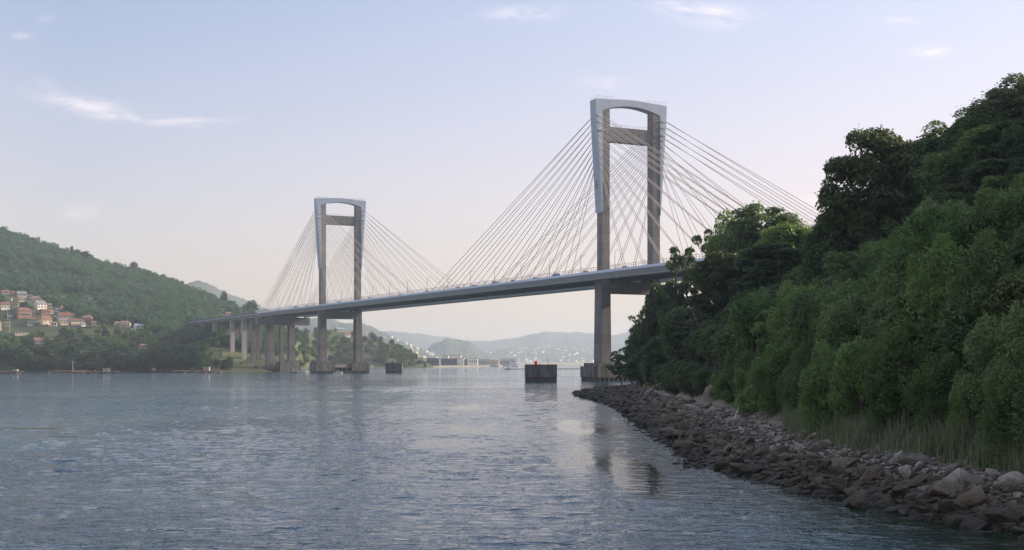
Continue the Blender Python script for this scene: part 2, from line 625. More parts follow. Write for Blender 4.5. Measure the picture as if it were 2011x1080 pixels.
def ground_z(x, y):
    x = np.asarray(x, float)
    y = np.asarray(y, float)
    a, b = xs(y), xv(y)
    t = (x - a) / (b - a)
    top = np.interp(y, [150, 270], [2.6, 1.3])
    beach = np.where(t < 0, t * 2.0, top * np.clip(t, 0, 1) ** .85)
    d = np.maximum(x - b, 0)
    hc = np.interp(y, [100, 240, 330, 400], [62, 62, 54, 46])
    up = hc * (1 - np.exp(-(d / 42) ** 1.25))
    w = smooth((y - 235) / 80)
    up = np.interp(d, [0, 18, 36, 64, 90, 130], [0, 13, 21, 50, 64, 70]) * (1 - w) + up * w
    n = fbm(x / 22, y / 22, 7) * 2.2 * np.clip(d / 12, 0, 1) + fbm(x / 2.2, y / 2.2, 9, 3) * .28 * np.clip((t + .3) * 2, 0, 1)
    z = beach + up + n
    # the hill top stays below the road that runs onto it
    return np.minimum(z, np.interp(y, [330, 385], [80, 45.6]))


def grid_faces(nr, nc):
    idx = np.arange(nr * nc).reshape(nr, nc)
    return np.stack([idx[:-1, :-1], idx[:-1, 1:], idx[1:, 1:], idx[1:, :-1]], -1).reshape(-1, 4)


M['headland'] = mat("leaf_litter_and_soil", (.045, .038, .026), .95, (.035, .05, .02), .25, bump=.2, bscale=1.2, coords='Object')


def build_headland():
    yy = np.concatenate([np.arange(22, 140, .8), np.arange(140, 420, 1.8), np.arange(420, 625, 5)])
    tt = np.concatenate([np.linspace(-9, 0, 8)[:-1], np.linspace(0, 16, 34)[:-1], np.linspace(16, 90, 40)[:-1], np.linspace(90, 330, 16)])
    Yg, T = np.meshgrid(yy, tt, indexing='ij')
    Xg = xs(Yg) + T
    Z = ground_z(Xg, Yg)
    V = np.stack([Xg, Yg, Z], -1).reshape(-1, 3)
    m, n, l, b = nt("beach_and_soil")
    geo = n.new("ShaderNodeNewGeometry")
    sp = n.new("ShaderNodeSeparateXYZ")
    l.new(geo.outputs['Position'], sp.inputs[0])
    t = n.new("ShaderNodeTexNoise")
    t.inputs['Scale'].default_value = .8
    t.inputs['Detail'].default_value = 6
    l.new(geo.outputs['Position'], t.inputs['Vector'])
    ad = n.new("ShaderNodeMath")
    ad.operation = 'MULTIPLY_ADD'
    ad.inputs[1].default_value = 1.2
    l.new(t.outputs[0], ad.inputs[0])
    l.new(sp.outputs[2], ad.inputs[2])
    r = n.new("ShaderNodeValToRGB")
    e = r.color_ramp.elements
    mr = n.new("ShaderNodeMapRange")
    mr.inputs[1].default_value, mr.inputs[2].default_value = 0, 5
    l.new(ad.outputs[0], mr.inputs[0])
    l.new(mr.outputs[0], r.inputs[0])
    e[0].position, e[0].color = .05, (.022, .018, .012, 1)
    e[1].position, e[1].color = .34, (.055, .042, .032, 1)
    for p, c in ((.48, (.25, .235, .215)), (.62, (.20, .175, .13)), (.80, (.040, .042, .022))):
        q = e.new(p)
        q.color = (*c, 1)
    l.new(r.outputs[0], b.inputs['Base Color'])
    b.inputs['Roughness'].default_value = .9
    bp = n.new("ShaderNodeBump")
    bp.inputs['Distance'].default_value = .25
    t2 = n.new("ShaderNodeTexNoise")
    t2.inputs['Scale'].default_value = 2.5
    t2.inputs['Detail'].default_value = 6
    l.new(geo.outputs['Position'], t2.inputs['Vector'])
    l.new(t2.outputs[0], bp.inputs['Height'])
    l.new(bp.outputs[0], b.inputs['Normal'])
    o = link("ground", np_mesh("ground", V, grid_faces(*Xg.shape), m, True))
    tag(o, kind='structure')


build_headland()

# ------------------------------------------------------------------ far shore terrain (left hill, point behind the bridge)
KP = np.array([-520, -250, 0, 110, 200, 320, 380, 440, 515, 570, 610, 650, 690, 740, 780, 815, 835, 850.])
KYR = np.array([360, 392, 440, 477, 503, 536, 561, 586, 612, 640, 640, 634, 642, 655, 669, 690, 704, 716.])       # skyline
KDR = np.array([1800, 1780, 1750, 1735, 1715, 1680, 1650, 1600, 1520, 1560, 1720, 1850, 1860, 1850, 1840, 1800, 1760, 1740.])
KDS = np.array([1010, 1000, 1000, 1000, 1000, 1005, 1010, 1020, 1040, 1100, 1500, 1610, 1640, 1650, 1660, 1670, 1680, 1690.])   # waterline
KTR = np.array([13, 13, 13, 13, 13, 13, 12, 12, 10, 8, 8, 9, 9, 9, 8, 6, 4, 2.])                             # trees on the crest


def far_z(px, d):
    yr, dr, ds, tr = (np.interp(px, KP, k) for k in (KYR, KDR, KDS, KTR))
    zr = (YH - yr) / F * dr + CAMZ - tr
    t = (d - ds) / (dr - ds)
    s = np.interp(t, [-.2, 0, .03, .2, .33, .5, .75, 1, 1.6, 2.4], [-.08, 0, .03, .15, .33, .47, .74, 1, .8, .45])
    z = zr * s
    x = (px - CX) / F * d
    bump = fbm(x / 90, d / 90, 4) * 9 * np.clip(t * 2, 0, 1) * np.clip((1.0 - t) * 4 + .25, 0, 1) * np.clip(zr / 90, .15, 1)
    return np.where(px > 852, -3, z + bump)


M['hillside'] = mat("hillside_undergrowth", (.022, .036, .014), .95, (.055, .075, .026), .03, coords='Object')
M['meadow'] = mat("dry_meadow", (.11, .12, .04), .95, (.06, .09, .03), .05)


def build_far_land():
    pp = np.concatenate([np.linspace(-520, 0, 40)[:-1], np.linspace(0, 640, 150)[:-1], np.linspace(640, 870, 60)])
    tt = np.concatenate([np.linspace(-.06, .4, 40)[:-1], np.linspace(.4, 1.1, 50)[:-1], np.linspace(1.1, 1.9, 12)])
    Pg, T = np.meshgrid(pp, tt, indexing='ij')
    ds, dr = np.interp(Pg, KP, KDS), np.interp(Pg, KP, KDR)
    D = ds + T * (dr - ds)
    Z = far_z(Pg, D)
    V = np.stack([(Pg - CX) / F * D, D, Z], -1).reshape(-1, 3)
    o = link("hill", np_mesh("hill", V, grid_faces(*Pg.shape)[:, ::-1], M['hillside'], True))
    tag(o, kind='structure')


build_far_land()


def far_ground(px, y):
    """point of the far shore whose ground shows at the photo position"""
    ds, dr = np.interp(px, KP, KDS), np.interp(px, KP, KDR)
    D = np.linspace(ds, dr, 400)
    yy = YH - F * (far_z(np.full(400, px), D) - CAMZ) / D
    i = np.argmax(yy <= y)
    d = D[i]
    return Vector(((px - CX) / F * d, d, float(far_z(px, d))))


# distant hills: solid ridges with their own distance and depth
def ridge(name, sil, d, depth, rough, m, x_ext=0, ybase=722, seed=0):
    px = np.array([s[0] for s in sil], float)
    py = np.array([s[1] for s in sil], float)
    n = max(40, int((px[-1] - px[0]) / 2.2))
    a = np.linspace(px[0], px[-1], n)
    ker = np.hanning(11)
    ker /= ker.sum()
    top = np.convolve(np.pad(np.interp(a, px, py), 5, mode='edge'), ker, 'valid')
    zt = (YH - top) / F * d + CAMZ
    tt = np.linspace(-1, 1, 61)
    A, T = np.meshgrid(a, tt, indexing='ij')
    D = d + T * depth
    prof = np.cos(T * math.pi / 2) ** 1.3
    X = (A - CX) / F * d * (D / d) ** .2
    Z = zt[:, None] * prof + fbm(X / rough[1], D / rough[1], seed + 20, 5) * rough[0] * prof + (vnoise(X / (rough[1] * .16), D / (rough[1] * .16), seed) - .3) * rough[0] * .75 * np.clip(prof * 3, 0, 1) - 1.5
    V = np.stack([X, D, Z], -1).reshape(-1, 3)
    o = link(name, np_mesh(name, V, grid_faces(*A.shape)[:, ::-1], m, True))
    tag(o, kind='structure')
    return o


M['far_wood'] = mat("distant_woodland", (.03, .045, .025), 1.0, (.07, .08, .045), .03)
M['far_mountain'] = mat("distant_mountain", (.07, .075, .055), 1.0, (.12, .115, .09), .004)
ridge("wooded_hill", [(330, 600), (372, 556), (395, 554), (415, 562), (440, 574), (470, 585), (515, 604), (560, 622), (600, 628), (640, 625), (690, 636), (720, 640), (760, 655), (800, 674), (840, 690), (870, 706)], 5200, 420, (12, 70), M['far_wood'], seed=1)
ridge("town_hill", [(730, 655), (765, 662), (800, 676), (835, 690), (870, 700), (900, 712)], 4700, 330, (4, 60), M['far_wood'], seed=2)
ridge("wooded_knoll", [(815, 712), (835, 690), (845, 678), (862, 672), (880, 667), (900, 671), (925, 673), (942, 687), (965, 700), (985, 714)], 6000, 340, (12, 60), M['far_wood'], seed=3)
ridge("city_hill", [(900, 708), (940, 694), (1000, 686), (1060, 684), (1130, 686), (1200, 692), (1300, 690), (1420, 700)], 7400, 1000, (12, 130), M['far_wood'], seed=4)
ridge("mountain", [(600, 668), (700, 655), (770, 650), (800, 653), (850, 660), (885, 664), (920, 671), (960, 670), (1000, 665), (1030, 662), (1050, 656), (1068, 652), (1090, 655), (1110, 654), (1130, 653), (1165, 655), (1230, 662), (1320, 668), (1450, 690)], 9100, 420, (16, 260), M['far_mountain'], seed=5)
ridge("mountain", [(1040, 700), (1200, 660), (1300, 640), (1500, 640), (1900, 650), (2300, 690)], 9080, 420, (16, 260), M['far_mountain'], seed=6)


# low quay and breakwater
def flat_land(name, pts, z, m):
    mb = MB()
    mb.extr([(p.x, p.y) for p in pts], 'z', -1.2, z)
    o = mb.build(name, m)
    tag(o, kind='structure')
    return o


M['quay'] = mat("quay_stone", (.20, .18, .15), .9, (.30, .28, .24), .05)


def wpt(px, d): return Vector(((px - CX) / F * d, d, 0))


flat_land("quay", [wpt(700, 1720), wpt(800, 1760), wpt(905, 1950), wpt(985, 2060), wpt(990, 2500), wpt(700, 2500)], 1.8, M['quay'])
flat_land("far_shore", [wpt(880, 2520), wpt(1250, 3900), wpt(1600, 3900), wpt(1600, 7300), wpt(760, 7300), wpt(760, 2520)], 1.6, M['quay'])
flat_land("breakwater", [wpt(992, 1345), wpt(1145, 1420), wpt(1142, 1436), wpt(992, 1358)], .75, M['tidal'])

# ------------------------------------------------------------------ the bridge (local x: across the road, y: along it towards the far tower)
TH = .47
BX, BY = 41.26, 586.5
UV = Vector((-math.sin(TH), math.cos(TH), 0))
VV = Vector((math.cos(TH), math.sin(TH), 0))


def bw(v, u, z=0): return Vector((BX, BY, z)) + VV * v + UV * u


ZD = 49.6                                   # top of the deck edge
U0, U1, U2 = -178.0, 548.0, 985.0            # right abutment, pier with the crosshead, end of the viaduct
bridge = empty("cable_stayed_bridge", (BX, BY, 0), TH)
tag(bridge, "long grey cable-stayed road bridge with two tall portal towers over the water", "bridge")


def long_prof(poly, u0, u1):
    return MB().extr(poly, 'y', u0, u1)


# deck: middle slab with girders between the tower legs, and one steel box girder outside the legs on each side
deck = empty("deck", parent=bridge)
c = MB()
c.box(4.2, 27.1, U0, U1, 48.3, 48.9)
for v in (5.2, 15.2, 25.2):
    c.box(v, v + .9, U0, U1, 46.7, 48.29)
c.build("road_slab", M['steel_under'], deck)
c = MB()
for k in range(int((U1 - U0) / 5.5)):
    u = U0 + 2 + k * 5.5
    c.box(4.4, 5.15, u, u + .5, 47.0, 48.28)
    c.box(6.15, 15.15, u, u + .5, 47.2, 48.28)
    c.box(16.15, 25.15, u, u + .5, 47.2, 48.28)
    c.box(26.15, 27.0, u, u + .5, 47.0, 48.28)
    c.box(-.55, 4.15, u, u + .6, 47.3, 48.2) if not (-2 < u < 8 or 399 < u < 409) else None
    c.box(27.15, 31.85, u, u + .6, 47.3, 48.2) if not (-2 < u < 8 or 399 < u < 409) else None
c.build("cross_girder", M['steel_under'], deck)
c = MB().box(5.0, 26.4, U0, U1, 48.905, 48.98)
c.build("carriageway", M['asphalt'], deck)
for sgn in (0, 1):
    f = (lambda v: v) if sgn == 0 else (lambda v: 31.3 - v)
    prof = [(-.6, 48.9), (-6.3, 48.9), (-6.5, 48.45), (-4.9, 46.25), (-.6, 46.25)]
    g = long_prof([(f(a), b) for a, b in prof], U0, U1).build("box_girder", M['steel_web'], deck)
    MB().box(min(f(-6.3), f(-6.62)), max(f(-6.3), f(-6.62)), U0, U1, 48.5, ZD).build("edge_strip", M['steel_edge'], g)
    MB().box(min(f(-.7), f(-6.25)), max(f(-.7), f(-6.25)), U0, U1, 48.905, 48.98).build("side_lane", M['asphalt'], g)
    MB().tube([(f(-5.0), U0, 46.1), (f(-5.0), U1, 46.1)], .16, 6).build("pipe", M['concrete_pale'], g)
    # railing and crash barrier
    rl = MB()
    for u in np.arange(U0 + .5, U1, 2.1):
        rl.box(min(f(-6.42), f(-6.54)), max(f(-6.42), f(-6.54)), u, u + .12, ZD, ZD + 1.55)
    rl.box(min(f(-6.42), f(-6.54)), max(f(-6.42), f(-6.54)), U0, U1, ZD + 1.56, ZD + 1.68)
    rl.box(min(f(-6.44), f(-6.52)), max(f(-6.44), f(-6.52)), U0, U1, ZD + .75, ZD + .83)
    rl.build("railing", M['rail'], deck)
    br = MB()
    for u in np.arange(U0 + 1, U1, 3.0):
        br.box(min(f(-1.0), f(-1.2)), max(f(-1.0), f(-1.2)), u, u + .15, 48.99, 49.95)
    br.box(min(f(-1.21), f(-1.35)), max(f(-1.21), f(-1.35)), U0, U1, 49.5, 49.95)
    br.build("crash_barrier", M['barrier'], deck)

# the two towers
LV, LU, SEP = 3.9, 5.4, 27.4
ZT, ZW = 128.4, 77.0


def make_pylon(u0, near):
    p = empty("pylon", (0, u0, 0), parent=bridge)
    for s in (0, 1):
        v0 = s * SEP
        # the leg stays plumb above the road and thickens slightly to its foot
        o = -.55 if s == 0 else -.1
        leg = MB()
        leg.frustum((v0 + o - .25, v0 + LV + .5 + (.35 if s else 0), -.6, LU + .9), (v0 + o, v0 + LV + .25 + (.2 if s else 0), -.25, LU + .5), 8.0, 46.0)
        leg.box(v0, v0 + LV, 0, LU - .6, 46.0, 124.9)
        lo = leg.build("leg", M['concrete'], p)
        for z in (122.2, 121.2, 119.4, 118.4, 116.9, 115.3):
            for dv in (.9, 1.9) if z > 121 else (1.4,):
                MB().box(v0 + 1.5 + dv - .25, v0 + 1.5 + dv + .25, -.06, .1, z - .25, z + .25).build("anchor_plate", M['concrete_pale'], p)
    cb = MB()
    cb.box(LV, SEP, .45, LU - .45, 109.8, 116.4)
    cb.build("upper_crossbeam", M['concrete'], p)
    hr = MB()
    for v in np.arange(LV + .3, SEP - .2, 1.6):
        hr.box(v, v + .08, .5, .58, 116.4, 117.5)
    hr.box(LV, SEP, .5, .58, 117.5, 117.58)
    hr.build("walkway_rail", M['rail'], p)
    lb = MB()
    lb.box(LV + .6, SEP - .3, -.1, LU + .3, 40.0, 45.4)
    for v in (6.5, 23.5):
        lb.box(v, v + 1.6, .8, LU - .8, 45.4, 46.68)
    lb.build("lower_crossbeam", M['concrete'], p)
    # steel cap: arched head with a wedge down the outside of each leg
    cap = p
    head = [(-3.55, 123.4), (-3.64, ZT), (3, ZT + .25)] + [(v, ZT + .25 + .75 * math.sin(math.pi * (v - 3) / 25.3)) for v in np.linspace(6, 25.3, 9)] + [(28.3, ZT + .25), (34.94, ZT), (34.85, 123.4), (31.3, 123.4)]
    head += [(v, 123.4 + 3.0 * math.sin(math.pi * (31.3 - v) / 31.3) ** .8) for v in np.linspace(30, 1.3, 21)] + [(0, 123.4)]
    hm = MB()
    n = len(head)
    # split in strips so the arched outline stays planar-friendly
    hm.extr(head, 'y', -.25, 4.9)
    me_h = hm.build("arched_head", M['steel_blue'], cap)
    for s in (0, 1):
        m = (lambda v: v) if s == 0 else (lambda v: 31.3 - v)
        w = MB()
        prof = [(-3.55, 123.39), (0.0, 123.39), (0.0, ZW), (-.3, ZW)]
        # a little wider towards the foot, as the wedge leans out
        vs = [(m(v), -.25 - .0 * z, z) for v, z in prof] + [(m(v), 4.9 + (123.4 - z) / 46 * .75, z) for v, z in prof]
        w.add(vs, [(0, 1, 2, 3), (7, 6, 5, 4), (0, 4, 5, 1), (1, 5, 6, 2), (2, 6, 7, 3), (3, 7, 4, 0)])
        w.build("wedge", M['steel_blue'], cap)
        for z in np.linspace(97, 121, 9):
            t = (z - ZW) / (123.4 - ZW)
            vv = -.3 - 3.25 * t
            MB().box(min(m(vv * .85), m(vv * .35)), max(m(vv * .85), m(vv * .35)), -.75, -.24, z - .3, z + .3).build("anchor_box", M['steel_edge'], cap)
        MB().box(min(m(-2.6), m(.3)), max(m(-2.6), m(.3)), -1.3, -.24, 114.2, 114.45).build("work_platform", M['steel_edge'], cap)
        if s == 0:
            MB().box(-1.35, -.9, 2.6, 3.3, 88, 93.5).build("hatch", M['black_paint'], cap)
        r = MB()
        va, vb = (-3.5, 6) if s == 0 else (24, 34.8)
        for u in (-.1, 4.7):
            for v in np.arange(va, vb + .1, 1.5):
                r.box(v, v + .07, u - .04, u + .04, ZT + .1, ZT + 1.5)
            r.box(va, vb, u - .04, u + .04, ZT + 1.5, ZT + 1.57)
        r.build("walkway_rail", M['rail'], cap)
    # foundation: a caisson round each leg, lower sloped slab between them
    ft = p
    b = MB()
    b.frustum((-5.3, 9.2, -5, 11), (-5.3, 9.2, -5, 11), 1.6, 6.6)
    b.box(-4.3, 6.4, -3.2, 9.5, 6.6, 8.1)
    b.box(22.2, 36.4, -5, 11, 1.6, 6.6)
    b.box(25.0, 35.3, -3.2, 9.5, 6.6, 8.1)
    for v in (-3.4, -1.2):
        b.box(v, v + .35, -5.06, -4.98, 3.0, 6.6)
    b.build("caisson", M['concrete_dark'], ft)
    b = MB()
    b.box(9.21, 22.19, -1.5, 10, 1.6, 6.5)
    b.box(6.41, 24.99, -1.0, 8.5, 6.52, 8.0)
    b.build("link_wall", M['concrete_dark'], ft)
    b = MB()
    vs = [(-1, -4.6, 4.3), (22.18, -4.6, 4.3), (22.18, -1.52, 6.4), (6.42, -1.52, 6.4), (9.22, -4.6, 3.9), (22.18, -4.6, 3.9), (22.18, -1.52, 3.9), (9.22, -1.52, 3.9)]
    vs[0] = (9.22, -4.6, 4.3)
    vs[3] = (9.22, -1.52, 6.4)
    b.add(vs, [(0, 1, 2, 3), (0, 1, 5, 4), (3, 2, 6, 7), (0, 4, 7, 3), (1, 2, 6, 5), (4, 5, 6, 7)])
    b.build("sloped_slab", M['sunlit_slab' if near else 'concrete_dark'], ft)
    b = MB()
    b.box(-5.0, 36.1, -4.7, 10.7, -2.5, 1.59)
    for v in np.arange(-4.6, 36, 2.4):
        b.box(v, v + .8, -5.0, -4.71, -1, 1.58)
    b.build("tidal_plinth", M['tidal'], ft)
    return p


make_pylon(0, True)
make_pylon(401, False)

# stay cables
ends_main = [22 + 17.9 * k for k in range(10)]
ends_side = [22, 38, 54, 70, 86, 104, 126, 132, 138, 144]
stays = []
for ti, u0 in enumerate((0, 401)):
    for s in (0, 1):
        m = (lambda v: v) if s == 0 else (lambda v: 31.3 - v)
        for d in (-1, 1):
            main = (d == 1) == (ti == 0)
            for k in range(10):
                e = (ends_main if main else ends_side)[k]
                zt = 97 + 2.75 * k
                t = (zt - ZW) / (123.4 - ZW)
                vt = -.3 - 3.25 * t
                uf = -.5 if d == -1 else 5.2 + (123.4 - zt) / 46 * .7
                for q in (0, 1):
                    top = (m(vt * (.45 if q == 0 else .70)), u0 + uf, zt - .8 * q)
                    bot = (m(-.85 if q == 0 else -3.6), u0 + d * (e + (LU if d == 1 else 0) + (0 if q == 0 else 2.6)), 48.98 if q == 0 else 48.98)
                    stays.append((ti, s, q, top, bot, k))
# the hundred that show largest: all of the near tower, and the near plane of the far tower
stays.sort(key=lambda t: (t[0], t[1], t[2]))
rest = MB()
for i, (ti, s, q, top, bot, k) in enumerate(stays):
    tb = Vector(top).lerp(Vector(bot), .985)
    if i < 100:
        mb = MB()
        mb.tube([top, bot], .135, 6)
        mb.build("stay_cable", M['cable'], bridge)
    else:
        rest.tube([top, bot], .125, 5)
rs = rest.build("stay_cables", M['cable'], bridge)
tag(rs, kind='stuff')

# approach viaduct on the far shore
via = empty("approach_viaduct", (BX, BY, 0), TH)
tag(via, "concrete approach viaduct on tall pillars running inland from the bridge", "viaduct")


def zvia(u): return 48.9 - .9 * max(0, (u - U1)) / 400


vd = MB()
for k in range(20):
    ua, ub = U1 + .05 + k * (U2 - U1) / 20, U1 + .05 + (k + 1) * (U2 - U1) / 20
    za, zb = zvia(ua), zvia(ub)
    for (v0, v1, lo, hi) in ((-3.5, 34.8, -.9, 0), (-.5, 31.8, -2.6, -.9)):
        vd.add([(v0, ua, za + lo), (v1, ua, za + lo), (v1, ub, zb + lo), (v0, ub, zb + lo), (v0, ua, za + hi), (v1, ua, za + hi), (v1, ub, zb + hi), (v0, ub, zb + hi)],
               [(3, 2, 1, 0), (4, 5, 6, 7), (0, 1, 5, 4), (1, 2, 6, 5), (2, 3, 7, 6), (3, 0, 4, 7)])
vd.build("viaduct_deck", M['steel_web'], via)
vr = MB()
for v in (-3.4, 34.5):
    for k in range(20):
        ua, ub = U1 + .05 + k * (U2 - U1) / 20, U1 + .05 + (k + 1) * (U2 - U1) / 20
        za, zb = zvia(ua), zvia(ub)
        vr.add([(v, ua, za), (v + .3, ua, za), (v + .3, ub, zb), (v, ub, zb), (v, ua, za + 1.2), (v + .3, ua, za + 1.2), (v + .3, ub, zb + 1.2), (v, ub, zb + 1.2)],
               [(3, 2, 1, 0), (4, 5, 6, 7), (0, 1, 5, 4), (1, 2, 6, 5), (2, 3, 7, 6), (3, 0, 4, 7)])
vr.build("parapet", M['barrier'], via)
ch = MB()
ch.box(-8.6, 36.5, U1 - 9, U1 - 1, 39.0, 45.3)
for v in (-3.2, 5, 25, 33):
    ch.box(v, v + 1.4, U1 - 6, U1 - 4, 45.3, 46.24)
ch.build("crosshead", M['concrete'], via)
for v in (.4, 19.0):
    pc = MB()
    pc.frustum((v - .3, v + 4.9, U1 - 8.6, U1 - 1.4), (v, v + 4.5, U1 - 8.3, U1 - 1.7), 1.5, 39.0)
    pc.build("pillar", M['concrete'], via)
for u in (590, 620, 660, 692, 725, 775, 820, 865, 910):
    zt = zvia(u) - 2.6
    w = bw(0, u)
    for v, mm in ((.2, 'concrete_pale'), (12.8, 'concrete'), (25.5, 'concrete')):
        if u == 692 and v < 5:
            continue
        if u == 590:
            mm = 'concrete'
        g = bw(v, u)
        zb = float(far_z(np.array([proj((g.x, g.y, 0))[0]]), np.array([g.y]))[0]) - 1.5
        if zb > zt - 2:
            continue
        pc = MB()
        pc.box(v, v + 3.6, u - 1.9, u + 1.9, min(zb, zt - 1), zt)
        pc.build("pillar", M[mm], via)
cs = MB()
cs.frustum((8.5, 27, U1 - 16, U1 + 2), (9.5, 26, U1 - 15, U1 + 1), -2, 8.4)
cs.build("caisson", M['concrete_dark'], via)
jt = MB()
jt.box(-9, 8.3, U1 - 12, U1 + 2, 2.2, 5.2)
for v in np.arange(-8.5, 8, 2.2):
    jt.box(v, v + .7, U1 - 11.6, U1 - 10.8, -2, 2.19)
jt.build("jetty", M['concrete_dark'], via)

# ------------------------------------------------------------------ concrete blocks that guard the towers
def dolphin(px, d, wv, wu, h, name, label, cat, rot=.03):
    t = empty("concrete_block", ((px - CX) / F * d, d, 0), rot)
    tag(t, label, cat)
    b = MB()
    b.box(-wv / 2, wv / 2, -wu / 2, wu / 2, 1.9, h)
    b.box(-wv / 2 + .3, -wv / 2 + 1.6, -wu / 2 - .06, -wu / 2 + .1, 2.3, h - .3)
    b.build("block", M['concrete_dark'], t, bevel=.12)
    k = MB().box(-wv / 2 + .15, wv / 2 - .15, -wu / 2 + .15, wu / 2 - .15, -2.5, 1.89)
    k.build("tidal_plinth", M['tidal'], t)
    c_ = MB().box(-wv / 2 - .12, wv / 2 + .12, -wu / 2 - .12, wu / 2 + .12, h + .004, h + .3)
    c_.build("coping", M['concrete'], t, bevel=.06)
    ld = MB()
    for x in (-.3, .3):
        ld.box(wv * .28 + x - .04, wv * .28 + x + .04, -wu / 2 - .3, -wu / 2 - .22, .2, h + .6)
    for z in np.arange(.6, h + .5, .45):
        ld.box(wv * .28 - .26, wv * .28 + .26, -wu / 2 - .28, -wu / 2 - .24, z, z + .06)
    ld.build("ladder", M['rail'], t)
    return t


t = dolphin(1062, 572, 14.0, 9.4, 7.2, "concrete_block", "dark concrete block in the water with a red light beacon and thin poles on top", "dolphin")
bk = MB().tube([(-2.2, -2, 7.5), (-2.2, -2, 8.9)], .75, 12)
bk.build("beacon_light", M['red_paint'], t)
MB().tube([(-2.2, -2, 8.9), (-2.2, -2, 9.2)], .45, 10).build("beacon_cap", M['red_paint'], t)
MB().tube([(3.2, 0, 7.5), (3.2, 0, 10.2)], .12, 6).build("pole", M['rail'], t)
MB().tube([(-.6, 0, 7.5), (-.6, 0, 9.2)], .08, 6).build("pole", M['rail'], t)
t = dolphin(774, 955, 12.4, 7.5, 7.2, "concrete_block", "small square concrete block in the water with a green beacon, right of the far tower", "dolphin")
MB().tube([(0, -2, 7.5), (0, -2, 9.1)], .8, 10).build("beacon_light", M['green_paint'], t)
MB().box(-.7, .7, -3.85, -3.74, 3.4, 5.4).build("opening", M['black_paint'], t)

# ------------------------------------------------------------------ street lamps along the deck
lamp0 = None
GL = "street lamps along the bridge deck"
for row, (v, sg) in enumerate(((-5.6, 1), (36.9, -1))):
    for k in range(24):
        u = -20 + 30 * k + (11 if row else 0)
        if u > 640:
            break
        base = ZD - .65 if u < U1 else zvia(u) + .0
        if lamp0 is None:
            lamp0 = empty("street_lamp")
            MB().tube([(0, 0, 0), (0, 0, 8.2), (.25, 0, 8.75), (.8, 0, 9.0)], [.13, .09, .08, .07], 6).build("pole", M['rail'], lamp0)
            MB().box(.7, 2.0, -.16, .16, 8.93, 9.08).build("lamp_head", M['grey_paint'], lamp0)
            o = lamp0
        else:
            o = copy_tree(lamp0)
        o.location = bw(v if u < U1 else (-2.8 if row == 0 else 34.0), u, base)
        o.rotation_euler = (0, 0, TH + (0 if sg == 1 else math.pi))
        tag(o, "slim single-arm street lamp on the near edge of the bridge deck" if row == 0 else "slim single-arm street lamp on the far edge of the bridge deck", "street lamp", GL)


# ------------------------------------------------------------------ vehicles on the bridge
def make_car(paint):
    t = empty("car")
    b = MB()
    b.extr([(-2.15, .35), (2.15, .35), (2.2, .75), (1.2, .95), (-2.1, 1.0), (-2.2, .7)], 'y', -.86, .86)
    body = b.build("body", paint, t, bevel=.06)
    cb = MB()
    cb.add([(-2.0, -.8, 1.0), (1.1, -.8, .96), (1.1, .8, .96), (-2.0, .8, 1.0), (-1.6, -.65, 1.5), (.4, -.65, 1.5), (.4, .65, 1.5), (-1.6, .65, 1.5)],
           [(3, 2, 1, 0), (4, 5, 6, 7), (0, 1, 5, 4), (1, 2, 6, 5), (2, 3, 7, 6), (3, 0, 4, 7)])
    cb.build("windows", M['glass'], t)
    MB().box(-1.55, .35, -.62, .62, 1.503, 1.54).build("roof", paint, t)
    for x in (-1.35, 1.35):
        for y in (-.8, .8):
            MB().tube([(x, y - .1, .33), (x, y + .1, .33)], .33, 12).build("wheel", M['rubber'], t)
    return t


def make_van(paint):
    t = empty("van")
    MB().extr([(-2.6, .35), (2.6, .35), (2.65, .95), (1.9, 1.15), (1.3, 1.95), (-2.6, 2.0)], 'y', -.95, .95).build("body", paint, t, bevel=.06)
    MB().add([(1.96, -.8, 1.16), (1.96, .8, 1.16), (1.38, .75, 1.9), (1.38, -.75, 1.9)], [(0, 1, 2, 3)]).build("windscreen", M['glass'], t)
    for y in (-.97, .97):
        MB().box(.3, 1.2, y - .01, y + .01, 1.2, 1.75).build("side_window", M['glass'], t)
    for x in (-1.7, 1.7):
        for y in (-.85, .85):
            MB().tube([(x, y - .12, .35), (x, y + .12, .35)], .35, 12).build("wheel", M['rubber'], t)
    return t


cars = {}
VEH = [(-24, 'car', 'orange_paint', "small orange car on the bridge deck by the right-hand trees"), (10, 'car', 'white', "white car on the bridge deck between the near tower legs"),
       (38, 'van', 'blue_paint', "blue van on the bridge deck just left of the near tower"), (60, 'car', 'black_paint', "black car on the bridge deck behind the blue van"),
       (84, 'car', 'red_paint', "red car on the bridge deck between near tower and mid-span"), (104, 'van', 'grey_paint', "grey van on the bridge deck, nearer the near tower"),
       (131, 'car', 'blue_paint', "blue car on the bridge deck behind the grey van"), (152, 'car', 'white', "white car on the bridge deck near mid-span"),
       (196, 'car', 'orange_paint', "orange car at the middle of the bridge deck"), (238, 'car', 'grey_paint', "grey car on the bridge deck left of mid-span"),
       (290, 'van', 'white', "white van on the bridge deck right of the far tower"), (318, 'car', 'blue_paint', "blue car on the bridge deck right of the far tower"),
       (352, 'car', 'black_paint', "black car on the bridge deck close to the right leg of the far tower"), (424, 'car', 'red_paint', "dark red car on the bridge deck just left of the far tower"),
       (452, 'van', 'blue_paint', "blue van on the bridge deck left of the far tower"), (500, 'car', 'white', "white car on the bridge deck at its far left end")]
for u, kd, pt, lb in VEH:
    key = (kd, pt)
    if key in cars:
        o = copy_tree(cars[key])
    else:
        o = make_car(M[pt]) if kd == 'car' else make_van(M[pt])
        cars[key] = o
    o.location = bw(-3.4, u, 48.98)
    o.rotation_euler = (0, 0, TH + math.pi / 2)
    tag(o, lb, kd, "vehicles crossing the bridge")

# ------------------------------------------------------------------ foliage
def unit(v): return v / np.maximum(np.linalg.norm(v, axis=-1, keepdims=True), 1e-9)


